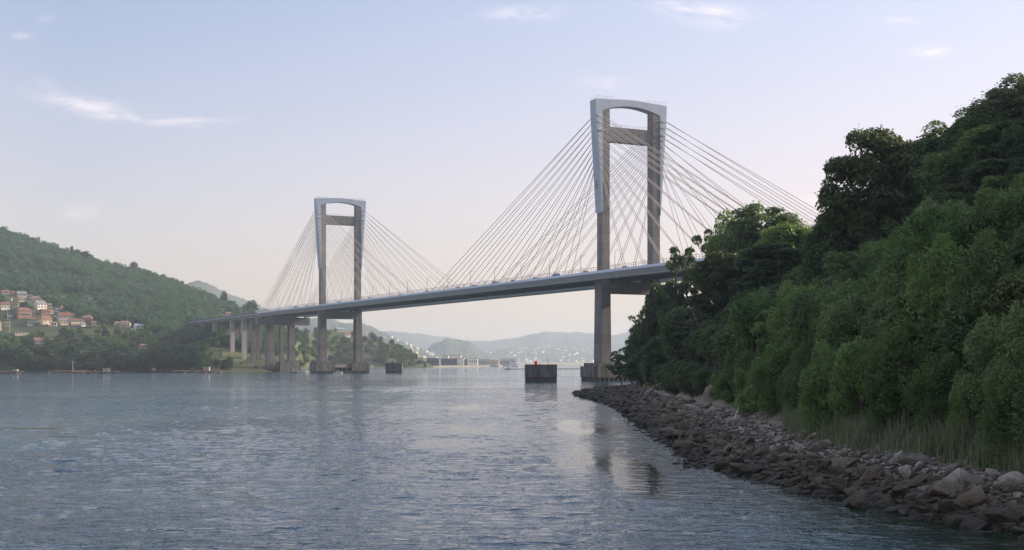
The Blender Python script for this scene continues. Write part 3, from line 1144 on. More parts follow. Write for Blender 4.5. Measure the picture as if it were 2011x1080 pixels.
def cloud(g, C, Rd, n, ln, wd, up=.3, droop=0, flat=.5):
    """leaf quads spread over the shells of many lobes; C (k,3) centres, Rd (k,3) radii"""
    w = (Rd[:, 0] * Rd[:, 2]) ** .9
    i = g.choice(len(C), n, p=w / w.sum())
    d = unit(g.normal(size=(n, 3)))
    d[:, 2] = np.where(g.random(n) < .65, np.abs(d[:, 2]), d[:, 2])
    s = .60 + .45 * g.random(n) ** .5 + np.where(g.random(n) < .10, .45 * g.random(n), 0)
    P = C[i] + Rd[i] * d * s[:, None]
    N = unit(d * .8 + np.array([0, 0, flat]) + g.normal(size=(n, 3)) * .55)
    A = unit(np.cross(N, g.normal(size=(n, 3))) + np.array([0, 0, up]) - np.array([0, 0, droop]) + d * .35)
    B = unit(np.cross(N, A))
    l = ln * (.6 + .8 * g.random(n))[:, None]
    b = wd * (.6 + .8 * g.random(n))[:, None]
    V = np.stack([P - A * l * .5, P + B * b * .5, P + A * l * .5, P - B * b * .5], 1)
    return V


def quads(V):
    n = len(V)
    return V.reshape(-1, 3), np.arange(n * 4).reshape(n, 4)


def lobes(g, kind, H, Rr):
    if kind == 'feather':
        k = 46
        h = g.uniform(.04, .96, k)
        rad = Rr * np.sqrt(np.clip(1 - ((h - .36) / .68) ** 2, .03, 1)) * (.35 + .6 * g.random(k) ** .5)
        th = g.uniform(0, 6.283, k)
        C = np.stack([np.cos(th) * rad, np.sin(th) * rad, h * H * .90 + .2], -1)
        r = Rr * g.uniform(.15, .38, k)
        Rd = np.stack([r, r, r * g.uniform(1.2, 2.7, k)], -1)
    elif kind == 'broad':
        k = 60
        d = unit(g.normal(size=(k, 3)))
        s = g.random(k) ** .45 * .82
        C = d * s[:, None] * np.array([Rr, Rr, H * .44]) + np.array([0, 0, H * .50])
        r = Rr * g.uniform(.22, .38, k)
        Rd = np.stack([r, r, r * g.uniform(.85, 1.2, k)], -1)
    elif kind == 'open':
        k = 34
        d = unit(g.normal(size=(k, 3)))
        s = g.random(k) ** .35 * .95
        C = d * s[:, None] * np.array([Rr, Rr, H * .40]) + np.array([0, 0, H * .56])
        r = Rr * g.uniform(.15, .30, k)
        Rd = np.stack([r, r * g.uniform(.8, 1.2, k), r * g.uniform(.4, .65, k)], -1)
    elif kind == 'tall':
        k = 120
        h = g.random(k) ** .9
        rad = Rr * np.interp(h, [0, .12, .45, .8, .93, 1], [.85, 1, 1, .92, .75, .35]) * g.random(k) ** .42
        th = g.uniform(0, 6.283, k)
        C = np.stack([np.cos(th) * rad, np.sin(th) * rad, H * (.12 + .83 * h)], -1)
        r = Rr * g.uniform(.17, .30, k)
        Rd = np.stack([r, r, r * g.uniform(.6, .95, k)], -1)
    else:                                            # mound
        k = 40
        d = unit(g.normal(size=(k, 3)))
        d[:, 2] = np.abs(d[:, 2])
        s = g.random(k) ** .4 * .8
        C = d * s[:, None] * np.array([Rr, Rr, H * .82]) + np.array([0, 0, H * .05])
        r = Rr * g.uniform(.17, .30, k)
        Rd = np.stack([r, r, r * g.uniform(.8, 1.15, k)], -1)
    return C, Rd


LEAF = {'feather': (12000, .50, .12, .5, 0, .25), 'broad': (15000, .62, .34, .1, .1, .6), 'open': (5200, .55, .26, .0, .25, .5), 'tall': (30000, .66, .34, .1, .1, .6),
        'mound': (8500, .42, .20, .3, 0, .45)}
SIZE = {'feather': (9.0, 3.1), 'broad': (16.0, 5.6), 'open': (14.0, 5.0), 'tall': (25.0, 7.4), 'mound': (6.0, 3.4)}
_tpl = {}


def template(kind, i, leaf):
    """crown and trunk meshes, shared by every copy"""
    key = (kind, i, leaf)
    if key in _tpl:
        return _tpl[key]
    g = np.random.default_rng(sum(map(ord, kind)) * 31 + i)
    H, Rr = SIZE[kind]
    n, ln, wd, up, dr, fl = LEAF[kind]
    C, Rd = lobes(g, kind, H, Rr)
    V, Fq = quads(cloud(g, C, Rd, n, ln, wd, up, dr, fl))
    crown = np_mesh("crown", V, Fq, L[leaf])
    mb = MB()
    lean = g.normal(size=2) * .03 * H
    base = Vector((0, 0, -1.2))
    top = Vector((lean[0], lean[1], H * .82))
    r0 = .022 * H
    pts = [base.lerp(top, t) + Vector((g.normal() * .012 * H, g.normal() * .012 * H, 0)) * (t > .02) for t in np.linspace(0, 1, 6)]
    mb.tube(pts, [r0 * 1.15, r0, r0 * .8, r0 * .6, r0 * .4, r0 * .15], 7)
    for j in g.choice(len(C), 13 if kind != 'feather' else 7, replace=False):
        c_ = Vector(C[j])
        t = min(.85, max(.15, (c_.z - .25 * (c_.xy.length)) / H / .9))
        a = base.lerp(top, t)
        mid = a.lerp(c_, .5) + Vector((0, 0, .04 * H * g.random()))
        mb.tube([a, mid, c_], [r0 * .42, r0 * .28, r0 * .1], 5)
    tr = mb.build("trunk", M['bark'])
    trunk = tr.data
    bpy.data.objects.remove(tr)
    _tpl[key] = (crown, trunk, H, Rr)
    return _tpl[key]


def plant(name, kind, i, leaf, x, y, z, h, rs=None, rz=None, label=None, cat='tree', group=None, tilt=(0, 0)):
    crown, trunk, H, Rr = template(kind, i, leaf)
    o = empty(name, (x, y, z))
    sz = h / H
    sr = sz if rs is None else rs / Rr
    o.scale = (sr, sr, sz)
    o.rotation_euler = (tilt[0], tilt[1], rng.uniform(0, 6.28) if rz is None else rz)
    link("crown", crown, o)
    link("trunk", trunk, o)
    tag(o, label, cat, group)
    return o


# named trees of the headland: photo bearing, skyline height, distance
placed = []
NAMED = [
    # px, ytop, dist, kind, variant, leaf, radius, name, label
    (1705, 270, 205, 'tall', 0, 'dark', 7.0, 'tall_tree', "tallest dark tree, square crown with sunlit top, right of the stay cables"),
    (1650, 345, 212, 'broad', 0, 'dark', 5.2, 'dark_tree', "dark tree leaning against the left side of the tallest dark tree"),
    (1625, 425, 205, 'broad', 1, 'dark', 4.5, 'dark_tree', "dark round tree at the left foot of the tallest dark tree"),
    (1760, 330, 215, 'tall', 1, 'dark', 5.2, 'dark_tree', "dark tree hugging the right side of the tallest dark tree"),
    (1690, 470, 178, 'broad', 2, 'dark', 4.8, 'dark_tree', "dark bushy tree below the middle of the tallest dark tree"),
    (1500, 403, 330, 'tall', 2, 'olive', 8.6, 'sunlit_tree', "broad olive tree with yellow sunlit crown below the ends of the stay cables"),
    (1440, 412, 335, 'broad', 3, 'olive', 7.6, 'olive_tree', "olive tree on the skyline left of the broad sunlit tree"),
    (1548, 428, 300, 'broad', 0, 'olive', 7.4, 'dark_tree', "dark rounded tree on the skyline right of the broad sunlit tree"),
    (1400, 425, 345, 'open', 0, 'dark', 6.0, 'open_tree', "loose dark tree whose left branches stand out against the sky"),
    (1348, 456, 352, 'open', 1, 'dark', 5.6, 'airy_tree', "airy tree with sky showing through, hiding the right end of the deck"),
    (1322, 505, 365, 'open', 2, 'dark', 4.6, 'open_tree', "small loose tree in front of the right end of the bridge deck"),
    (1300, 545, 372, 'broad', 1, 'dark', 6.0, 'dark_tree', "dark tree right of the near tower's lower crossbeam"),
    (1275, 605, 378, 'broad', 2, 'dark', 6.0, 'dark_tree', "dark tree beside the hidden foot of the near tower's right leg"),
    (1252, 612, 385, 'open', 0, 'dark', 4.6, 'open_tree', "narrow tree with a sunlit tip in the gap right of the near tower leg"),
    (1243, 668, 392, 'open', 3, 'dark', 4.8, 'leaning_tree', "ragged tree leaning left over the orange-lit foundation of the near tower"),
    (1222, 690, 398, 'open', 1, 'dark', 3.4, 'leaning_tree', "outermost ragged branchy tree at the tip, just right of the near tower leg"),
    (1262, 690, 362, 'broad', 3, 'dark', 5.0, 'dark_tree', "low dark tree above the tip of the dark rocks"),
    (1345, 590, 300, 'broad', 0, 'dark', 6.6, 'dark_tree', "blue-dark tree behind the bare dead branches"),
    (1300, 655, 320, 'broad', 1, 'dark', 5.8, 'dark_tree', "dark tree hanging low over the fallen driftwood branches"),
    (1420, 500, 285, 'tall', 1, 'dark', 7.0, 'dark_tree', "large dark tree in the hollow left of the broad sunlit tree"),
    (1520, 480, 262, 'tall', 3, 'dark', 7.6, 'dark_tree', "large dark tree below the broad sunlit tree, above the light green shrubs"),
    (1590, 520, 235, 'broad', 2, 'dark', 5.6, 'dark_tree', "dark tree in the gap between broad sunlit tree and tallest dark tree"),
    (1800, 258, 262, 'broad', 0, 'dark', 6.4, 'skyline_tree', "dark skyline tree in the dip right of the tallest dark tree"),
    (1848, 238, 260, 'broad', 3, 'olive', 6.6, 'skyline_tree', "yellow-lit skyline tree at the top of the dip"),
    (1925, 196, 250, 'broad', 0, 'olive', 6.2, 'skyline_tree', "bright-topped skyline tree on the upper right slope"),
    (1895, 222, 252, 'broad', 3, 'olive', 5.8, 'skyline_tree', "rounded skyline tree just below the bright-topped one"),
    (1975, 166, 250, 'broad', 1, 'dark', 6.4, 'skyline_tree', "small dark skyline tree near the top right corner"),
    (2015, 140, 252, 'broad', 2, 'dark', 6.6, 'skyline_tree', "highest tree on the right, cut by the picture's edge"),
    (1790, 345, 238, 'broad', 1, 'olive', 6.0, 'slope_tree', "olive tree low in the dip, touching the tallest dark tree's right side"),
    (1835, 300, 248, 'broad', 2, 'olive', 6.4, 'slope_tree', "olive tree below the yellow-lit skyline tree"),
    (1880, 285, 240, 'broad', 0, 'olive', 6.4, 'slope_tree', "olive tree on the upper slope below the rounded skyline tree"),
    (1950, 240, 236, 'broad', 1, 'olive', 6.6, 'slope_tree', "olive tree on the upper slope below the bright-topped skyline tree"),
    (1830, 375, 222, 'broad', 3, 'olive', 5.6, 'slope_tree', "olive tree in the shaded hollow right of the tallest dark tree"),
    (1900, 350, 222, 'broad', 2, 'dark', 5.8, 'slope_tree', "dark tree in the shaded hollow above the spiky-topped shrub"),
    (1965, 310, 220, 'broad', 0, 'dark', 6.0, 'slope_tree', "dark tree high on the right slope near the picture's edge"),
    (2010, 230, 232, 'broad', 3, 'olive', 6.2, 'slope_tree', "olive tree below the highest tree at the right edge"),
    (1700, 560, 130, 'feather', 4, 'feather', 4.2, 'feathery_shrub', "light green shrub whose top covers the foot of the tallest dark tree"),
    (1590, 575, 150, 'feather', 1, 'feather', 4.4, 'feathery_shrub', "light green shrub in front of the gap left of the tallest dark tree"),
    (1790, 512, 140, 'feather', 2, 'feather', 4.2, 'feathery_shrub', "light green shrub below the dip, left of the spiky-topped shrub"),
    (1480, 590, 186, 'feather', 0, 'feather', 4.2, 'feathery_shrub', "light green feathery shrub, tallest of the bank, below the large dark trees"),
    (1868, 420, 118, 'feather', 1, 'feather', 4.6, 'feathery_shrub', "tall light green shrub with spiky top in the middle of the right slope"),
    (1990, 395, 112, 'feather', 2, 'feather', 4.0, 'feathery_shrub', "tall light green shrub at the right edge halfway up"),
    (1800, 520, 120, 'feather', 3, 'grey_feather', 3.8, 'feathery_shrub', "grey-green feathery shrub to the lower left of the spiky-topped shrub"),
]
for (px, yt, d, kind, var, leaf, rad, nm, lb) in NAMED:
    x = (px - CX) / F * d
    zt = CAMZ + (YH - yt) / F * d
    zg = float(ground_z(x, d))
    zg = max(zg, 1.0)
    h = zt - zg
    tilt = (0, -.22) if 'leaning' in nm else (0, 0)
    plant(nm, kind, var, leaf, x, d, zg, h * (1.03 if kind != 'mound' else 1.0), rad, label=lb, cat='shrub' if 'shrub' in nm else 'tree', group="trees and tall shrubs of the headland", tilt=tilt, rz=0 if 'leaning' in nm else None)
    placed.append((x, d, rad))

# the rest of the bank
nfill = 0
yv_ = 66.0
while yv_ < 415:
    sp = 3.5 + yv_ * .0135
    d = 1.6 + rng.uniform(0, 1)
    x0 = float(xv(yv_))
    while d < 74:
        x = x0 + d + rng.normal() * .5
        y = yv_ + rng.normal() * .22 * sp
        px = CX + F * x / y
        dd = d
        d += sp * rng.uniform(.8, 1.15)
        if px > 2090 or px < 1190:
            continue
        if (y > 250 and dd > 48) or y > 262 and dd > 40 or (y < 130 and dd > 45):
            continue
        if any((x - a) ** 2 + (y - b) ** 2 < (r * .55) ** 2 for a, b, r in placed):
            continue
        zg = float(ground_z(x, y))
        v = int(rng.integers(0, 5))
        if y < 205 and dd < 34:
            kind, leaf = 'feather', ('feather' if rng.random() < .68 else 'grey_feather')
            h = rng.uniform(4.8, 9.8) * (1 if dd > 5 else .76)
            rs = h * rng.uniform(.33, .42)
            w = "bright green feathery shrub" if leaf == 'feather' else "grey-green feathery shrub"
            nm, ct = "feathery_shrub", "shrub"
            q = rng.random()
            if q < .10 and dd > 4:
                kind, leaf, h = 'open', 'olive', rng.uniform(8, 10.5)
                rs, nm, ct, w = h * .30, "open_tree", "tree", "thin open-branched tree"
            elif q < .20:
                kind, leaf, h = 'mound', 'olive', rng.uniform(4.5, 6.5)
                rs, nm, w = h * .55, "rounded_shrub", "olive rounded shrub"
            elif q < .33 and dd > 4:
                kind, leaf, h = 'broad', 'dark', rng.uniform(7.5, 9.5)
                rs, nm, ct, w = h * .36, "broad_tree", "tree", "dark broad-leaved tree"
            elif y > 165 and dd < 9 and rng.random() < .5:
                leaf, w = 'dark', "dark feathery shrub"
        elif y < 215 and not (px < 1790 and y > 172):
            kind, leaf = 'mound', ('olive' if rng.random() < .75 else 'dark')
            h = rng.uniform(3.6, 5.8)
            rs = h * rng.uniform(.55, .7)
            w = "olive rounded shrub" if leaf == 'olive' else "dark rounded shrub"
            nm, ct = "rounded_shrub", "shrub"
        else:
            kind, leaf = ('broad', 'dark') if rng.random() < .7 else ('mound', 'olive')
            h = rng.uniform(7, 10.5) if kind == 'broad' else rng.uniform(5, 7)
            if dd < 6:
                h *= .75
            rs = h * rng.uniform(.4, .5)
            w = "dark broad-leaved tree" if kind == 'broad' else "olive rounded shrub"
            nm, ct = ("broad_tree", "tree") if kind == 'broad' else ("rounded_shrub", "shrub")
        # keep the named skyline clear
        sky_y = np.interp(px, [1190, 1240, 1300, 1330, 1390, 1480, 1560, 1600, 1625, 1660, 1785, 1800, 1850, 1890, 1930, 2011, 2100], [720, 650, 560, 500, 440, 420, 445, 470, 400, 320, 310, 275, 252, 230, 202, 150, 100])
        hmax = CAMZ + (YH - sky_y - 8) / F * y - zg
        if hmax < 2.2:
            continue
        h2 = min(h, hmax)
        rs *= (h2 / h) ** .5
        tier = "in the front row" if dd < 6 else "on the lower slope" if dd < 18 else "halfway up the slope" if dd < 36 else "high on the slope"
        where = ("near the headland's tip" if px < 1390 else "under the broad sunlit tree" if px < 1580 else "under the tallest dark tree" if px < 1790 else "below the spiky-topped shrub" if px < 1930 else "towards the right edge")
        o = plant(nm, kind, v, leaf, x, y, zg - .2, h2, rs, label=f"{w} {tier}, {where}", cat=ct, group=f"{w}s {tier} {where}")
        nfill += 1
    yv_ += sp * .92
print("bank plants", nfill)

# bare dead branches in front of the dark trees and driftwood on the tip
def branchy(name, pts_list, m, label, cat):
    mb = MB()
    for pts, r in pts_list:
        mb.tube(pts, np.linspace(r, r * .3, len(pts)), 6)
    o = mb.build(name, m, sm=True)
    tag(o, label, cat)
    return o


g = np.random.default_rng(8)
D = 280
bl = [([at(1395, 690, D), at(1378, 655, D), at(1368, 630, D - 1), at(1360, 610, D - 1)], .22)]
for k in range(13):
    b0 = at(1366 + k * 2.2, 622 + k * 5.4, D - .5)
    L_ = g.uniform(20, 58)
    bl.append(([b0, at(proj(b0)[0] - L_ * .5, proj(b0)[1] + g.uniform(-6, 8), D - 2), at(proj(b0)[0] - L_, proj(b0)[1] + g.uniform(-8, 16), D - 3)], .09))
    if k % 2:
        bl.append(([b0, at(proj(b0)[0] + L_ * .3, proj(b0)[1] - 8, D - 2), at(proj(b0)[0] + L_ * .55, proj(b0)[1] + g.uniform(-4, 10), D - 2)], .07))
branchy("dead_tree", bl, M['bark_pale'], "bare dead tree with level grey branches against the dark trees", "dead tree")
D = 262
base = float(ground_z((1265 - CX) / F * D, D))
yb = YH - F * (base - CAMZ) / D
branchy("driftwood_branch", [([at(1252, yb + 2, D), at(1263, 763, D), at(1268, 755, D + 1), at(1275, 752, D + 1), at(1284, 757, D + 2)], .20), ([at(1268, 755, D), at(1266, 745, D), at(1264, 735, D)], .12),
                             ([at(1270, 762, D), at(1285, 758, D + 1), at(1300, 760, D + 2), at(1312, 768, D + 3), at(1322, 779, D + 3)], .22), ([at(1296, 760, D + 1), at(1298, 770, D), at(1302, 776, D)], .10),
                             ([at(1258, yb + 1, D - 1), at(1290, 756, D + 4), at(1320, 748, D + 8)], .30)], M['bark_pale'],
        "grey twisted driftwood branch lying on the dark rocks of the tip", "driftwood")
D = 148
gx = (1440 - CX) / F * D
gz = float(ground_z(gx, D))
branchy("driftwood_stick", [([Vector((gx, D, gz - .2)), Vector((gx + .25, D, gz + .8)), Vector((gx + .62, D, gz + 1.75))], .1)], M['white'], "short pale stick standing upright among the rocks of the beach", "driftwood")

# ------------------------------------------------------------------ rocks
def rock_mat():
    m, n, l, b = nt("shore_rock")
    geo = n.new("ShaderNodeNewGeometry")
    sp = n.new("ShaderNodeSeparateXYZ")
    l.new(geo.outputs['Position'], sp.inputs[0])
    t = n.new("ShaderNodeTexNoise")
    t.inputs['Scale'].default_value = 1.4
    t.inputs['Detail'].default_value = 7
    l.new(geo.outputs['Position'], t.inputs['Vector'])
    a = n.new("ShaderNodeMath")
    a.operation = 'MULTIPLY_ADD'
    a.inputs[1].default_value = 1.5
    l.new(t.outputs[0], a.inputs[0])
    l.new(sp.outputs[2], a.inputs[2])
    isl = n.new("ShaderNodeMath")
    isl.operation = 'MULTIPLY_ADD'
    isl.inputs[1].default_value = .7
    l.new(geo.outputs['Random Per Island'], isl.inputs[0])
    l.new(a.outputs[0], isl.inputs[2])
    mr = n.new("ShaderNodeMapRange")
    mr.inputs[1].default_value, mr.inputs[2].default_value = .4, 5.1
    l.new(isl.outputs[0], mr.inputs[0])
    r = n.new("ShaderNodeValToRGB")
    e = r.color_ramp.elements
    e[0].position, e[0].color = .15, (.016, .016, .009, 1)
    e[1].position, e[1].color = .32, (.038, .034, .020, 1)
    for p, c in ((.47, (.080, .066, .046)), (.63, (.135, .118, .092)), (.78, (.31, .30, .275)), (.95, (.44, .43, .39))):
        q = e.new(p)
        q.color = (*c, 1)
    l.new(mr.outputs[0], r.inputs[0])
    oi = n.new("ShaderNodeObjectInfo")
    tone = n.new("ShaderNodeMapRange")
    tone.inputs[3].default_value, tone.inputs[4].default_value = .6, 1.3
    l.new(oi.outputs['Random'], tone.inputs[0])
    vs_ = n.new("ShaderNodeVectorMath")
    vs_.operation = 'SCALE'
    l.new(r.outputs[0], vs_.inputs[0])
    l.new(tone.outputs[0], vs_.inputs['Scale'])
    l.new(vs_.outputs[0], b.inputs['Base Color'])
    b.inputs['Roughness'].default_value = .75
    t2 = n.new("ShaderNodeTexNoise")
    t2.inputs['Scale'].default_value = 2.6
    t2.inputs['Detail'].default_value = 8
    l.new(geo.outputs['Position'], t2.inputs['Vector'])
    bp = n.new("ShaderNodeBump")
    bp.inputs['Distance'].default_value = .3
    l.new(t2.outputs[0], bp.inputs['Height'])
    l.new(bp.outputs[0], b.inputs['Normal'])
    return m


M['rock'] = rock_mat()


def hull(g, n, flat=.7, sub=0):
    bm = bmesh.new()
    for p in unit(g.normal(size=(n, 3))) * (1 + .15 * g.normal(size=(n, 1))):
        bm.verts.new(Vector(p * np.array([1, .78, flat])))
    res = bmesh.ops.convex_hull(bm, input=bm.verts)
    bmesh.ops.delete(bm, geom=[v for v in bm.verts if not v.link_faces], context='VERTS')
    if sub:
        bmesh.ops.bevel(bm, geom=bm.edges[:], offset=.05, segments=1, affect='EDGES')
        bmesh.ops.triangulate(bm, faces=bm.faces)
        bmesh.ops.subdivide_edges(bm, edges=bm.edges[:], cuts=1, use_grid_fill=True)
        for v in bm.verts:
            k = .06 * (fbm(v.co.x * 2.2 + v.co.z, v.co.y * 2.2 + v.co.z * .7, 3, 3))
            v.co *= 1 + float(k)
    bmesh.ops.triangulate(bm, faces=bm.faces)
    bm.verts.index_update()
    V = np.array([v.co[:] for v in bm.verts])
    Fq = np.array([[v.index for v in f.verts] for f in bm.faces])
    bm.free()
    return V, Fq


g = np.random.default_rng(21)
rocks = [np_mesh("boulder", *hull(g, int(g.integers(14, 26)), g.uniform(.62, .95), 1), M['rock']) for _ in range(12)]
small = [hull(g, 12, g.uniform(.55, .95)) for _ in range(10)]


def boulder(x, y, s, label, group=None, k=None, rot=None, sc=(1, 1, 1), sink=.25, nm="boulder"):
    o = link(nm, rocks[int(g.integers(0, 12)) if k is None else k])
    z = max(float(ground_z(x, y)), -.4)
    o.location = (x, y, z + s * sc[2] * (.5 - sink))
    o.scale = (s * sc[0], s * sc[1], s * sc[2])
    o.rotation_euler = rot or (g.normal() * .35, g.normal() * .35, g.uniform(0, 6.28))
    tag(o, label, "rock", group)
    return o


def beach_pt(px, py, z=.8):
    d = np.linspace(45, 420, 3000)
    x = (px - CX) / F * d
    yy = YH - F * (ground_z(x, d) - CAMZ) / d
    i = int(np.argmax(yy <= py))
    return float(x[i]), float(d[i])


SPECIAL = [(1712, 945, .6, 1.35, 0, (.35, .5, .5), (.75, .45, 1.25), "pointed brown slab standing on edge above the waterline, tallest rock of the shore"),
           (1808, 912, 1.6, 1.5, 3, (.1, .1, -.3), (1.5, .8, .6), "long smooth grey boulder lying flat near the top of the beach"),
           (1320, 848, .2, 1.6, 5, (0, 0, .3), (1.4, .9, .55), "lone dark blocky rock standing in the water off the shore"),
           (1868, 965, .7, 1.7, 7, (.3, -.4, .5), (1.5, .9, .7), "large brown sloping boulder in the middle of the right-hand shore"),
           (1998, 955, 1.0, 1.5, 2, (.2, -.2, .2), (1.2, .9, .8), "grey ridged boulder at the right edge of the beach"),
           (1598, 888, 1.3, 1.5, 9, (.2, -.5, .2), (1.5, .8, .55), "grey tilted slab above the dark weed-covered rocks"),
           (1795, 955, .8, 1.1, 4, (.2, -.55, .1), (1.5, .7, .5), "narrow brown slab sloping down left of the large brown boulder"),
           (1612, 858, 2.3, .9, 6, (.1, -.2, .1), (1.5, .9, .7), "pale grey boulder at the edge of the reeds"),
           (1765, 905, 1.9, .75, 8, (.2, .1, .8), (.8, .8, 1.1), "small upright grey block beside the long smooth boulder"),
           (1660, 920, 1.0, 1.3, 10, (.2, -.4, .4), (1.4, .8, .7), "brown boulder left of the pointed slab"),
           (1355, 885, .3, 1.6, 11, (.1, .1, .2), (1.2, .9, .9), "dark rounded boulder at the waterline right of the lone rock in the water"),
           (1400, 812, 1.4, 1.5, 1, (.1, -.3, .2), (1.5, .9, .6), "pale blue-grey boulder in the middle of the beach below the bare earth bank"),
           (1440, 830, 1.4, 1.2, 3, (.1, -.2, .2), (1.4, .9, .6), "grey boulder near the upright pale stick"),
           (1880, 1010, .3, 1.2, 6, (.2, .3, .2), (1.3, .9, .8), "dark weedy boulder at the waterline below the large brown boulder")]
for (px, py, z, s, k, rot, sc, lb) in SPECIAL:
    x, y = beach_pt(px, py, z)
    boulder(x, y, s * .8, lb, "notable boulders of the shore", k, rot, sc)
nb = 0
for k in range(2000):
    y = 58 + 112 * g.random() ** 1.5
    t = g.uniform(-.12, .92)
    x = float(xs(y) + t * (xv(y) - xs(y)))
    if CX + F * x / y > 2050:
        continue
    s = (g.uniform(.34, .85) if t < .6 else g.uniform(.2, .45)) * (1 + .5 * (g.random() < .15))
    if t < .15:
        lb, gr = "dark weed-covered boulder at the waterline of the headland shore", "weed-covered boulders at the waterline"
    elif t < .6:
        lb, gr = "brown boulder in the middle band of the headland shore", "brown boulders of the middle shore"
    else:
        lb, gr = "pale grey rock along the dry top of the headland beach", "pale rocks along the top of the beach"
    boulder(x, y, s, lb, gr, sc=(g.uniform(.9, 1.4), g.uniform(.75, 1), g.uniform(.65, 1.0)))
    nb += 1
    if nb >= 230:
        break


def scatter_rocks(name, n, ylo, yhi, tlo, thi, slo, shi, pw, label):
    Vs, Fs, b = [], [], 0
    for k in range(n):
        y = ylo + (yhi - ylo) * g.random() ** pw
        t = tlo + (thi - tlo) * g.random()
        x = float(xs(y) + t * (xv(y) - xs(y)))
        if CX + F * x / y > 2080:
            continue
        s = slo + (shi - slo) * g.random() ** 2.2
        V, Fq = small[int(g.integers(0, 10))]
        a = g.uniform(0, 6.28)
        ca, sa = math.cos(a), math.sin(a)
        tl = g.normal() * .4
        W = V * np.array([1.25, .9, .8]) * s
        W = W @ np.array([[1, 0, 0], [0, math.cos(tl), -math.sin(tl)], [0, math.sin(tl), math.cos(tl)]])
        W = W @ np.array([[ca, -sa, 0], [sa, ca, 0], [0, 0, 1]])
        Vs.append(W + np.array([x, y, max(float(ground_z(x, y)), -.3) + s * .12]))
        Fs.append(Fq + b)
        b += len(V)
    o = link(name, np_mesh(name, np.concatenate(Vs), np.concatenate(Fs), M['rock']))
    tag(o, label, "rubble", kind='stuff')


scatter_rocks("rubble", 5200, 56, 190, .42, 1.06, .07, .34, 1.5, "loose pale stones along the top of the beach")
scatter_rocks("rocks", 2600, 56, 200, -.2, .6, .15, .6, 1.4, "brown stones between the boulders")
scatter_rocks("rocks", 2200, 170, 415, -.04, 1.0, .25, 1.15, 1.0, "dark weedy rocks of the far tip")

# bare earth bank between dark trees and light shrubs
bkx, bky = beach_pt(1395, 790, 2.6)
V, Fq = hull(np.random.default_rng(4), 22, .9, 1)
o = link("earth_bank", np_mesh("earth_bank", V, Fq, mat("bare_earth", (.14, .115, .09), .95, (.26, .23, .19), 1.2, bump=.15, bscale=2)))
o.location = (bkx + .2, bky, 3.1)
o.scale = (1.6, 3.2, 2.9)
o.rotation_euler = (.1, -.35, .2)
tag(o, "pale bare earth bank at the left foot of the light green shrubs", "bank")

# ------------------------------------------------------------------ reeds at the foot of the bank
def build_reeds():
    g = np.random.default_rng(14)
    Vs = []
    n = 0
    while n < 9000:
        y = g.uniform(60, 150)
        x = float(xv(y)) + g.normal() * .7 + .5
        px = CX + F * x / y
        if px > 2090 or px < 1540:
            continue
        dens = np.interp(px, [1540, 1580, 1690, 1740, 1800, 1850, 1880, 2090], [.2, 1, .9, .3, .2, .5, 1, 1]) * np.clip(2.2 * vnoise(x / 1.3, y / 1.6, 5) - .45, .03, 1)
        if g.random() > dens:
            continue
        n += 1
        z = float(ground_z(x, y)) - .1
        h = g.uniform(.5, 1.9) * (.5 + vnoise(x / 1.3, y / 1.6, 5))
        a = g.uniform(0, 6.28)
        d = np.array([math.cos(a), math.sin(a), 0])
        s = np.array([-d[1], d[0], 0]) * .03
        p0 = np.array([x, y, z])
        lean = g.uniform(.1, .5)
        p1 = p0 + np.array([0, 0, h * .6]) + d * h * lean * .3
        p2 = p0 + np.array([0, 0, h * .95]) + d * h * lean * .8
        Vs.append([p0 - s, p0 + s, p1 + s, p1 - s])
        Vs.append([p1 - s, p1 + s, p2 + s * .2, p2 - s * .2])
    V, Fq = quads(np.array(Vs))
    o = link("grass", np_mesh("grass", V, Fq, leafmat("reed_blades", (.060, .085, .050), (.15, .18, .11), (.13, .17, .09), .3, .4)))
    tag(o, "tall pale reeds and grass along the top of the rocky beach", "grass", kind='stuff')


build_reeds()

# ------------------------------------------------------------------ houses of the far shore
WALL = {'white': mat("white_render", (.62, .60, .56), .85, (.70, .68, .63), .4), 'cream': mat("cream_render", (.58, .49, .36), .85, (.64, .55, .41), .4), 'brick': mat("red_brick_wall", (.22, .125, .105), .9, (.27, .155, .13), .5),
        'orange': mat("orange_render", (.52, .25, .13), .85), 'grey': mat("grey_render", (.34, .33, .32), .9, (.40, .39, .37), .4), 'stone': mat("stone_wall", (.26, .23, .20), .9, (.33, .29, .25), .5)}
ROOF = {'red': mat("red_roof_tiles", (.22, .115, .09), .85, (.18, .095, .075), .6), 'dark': mat("dark_roof_tiles", (.15, .07, .06), .85, (.19, .09, .07), .6), 'tan': mat("tan_roof_tiles", (.27, .18, .135), .85, (.22, .145, .11), .6),
        'slate': mat("grey_slate_roof", (.15, .155, .17), .8, (.20, .20, .21), .6), 'blue': mat("blue_grey_sheet_roof", (.28, .33, .40), .6), 'flat': M['concrete']}
HOUSE_RECT = []


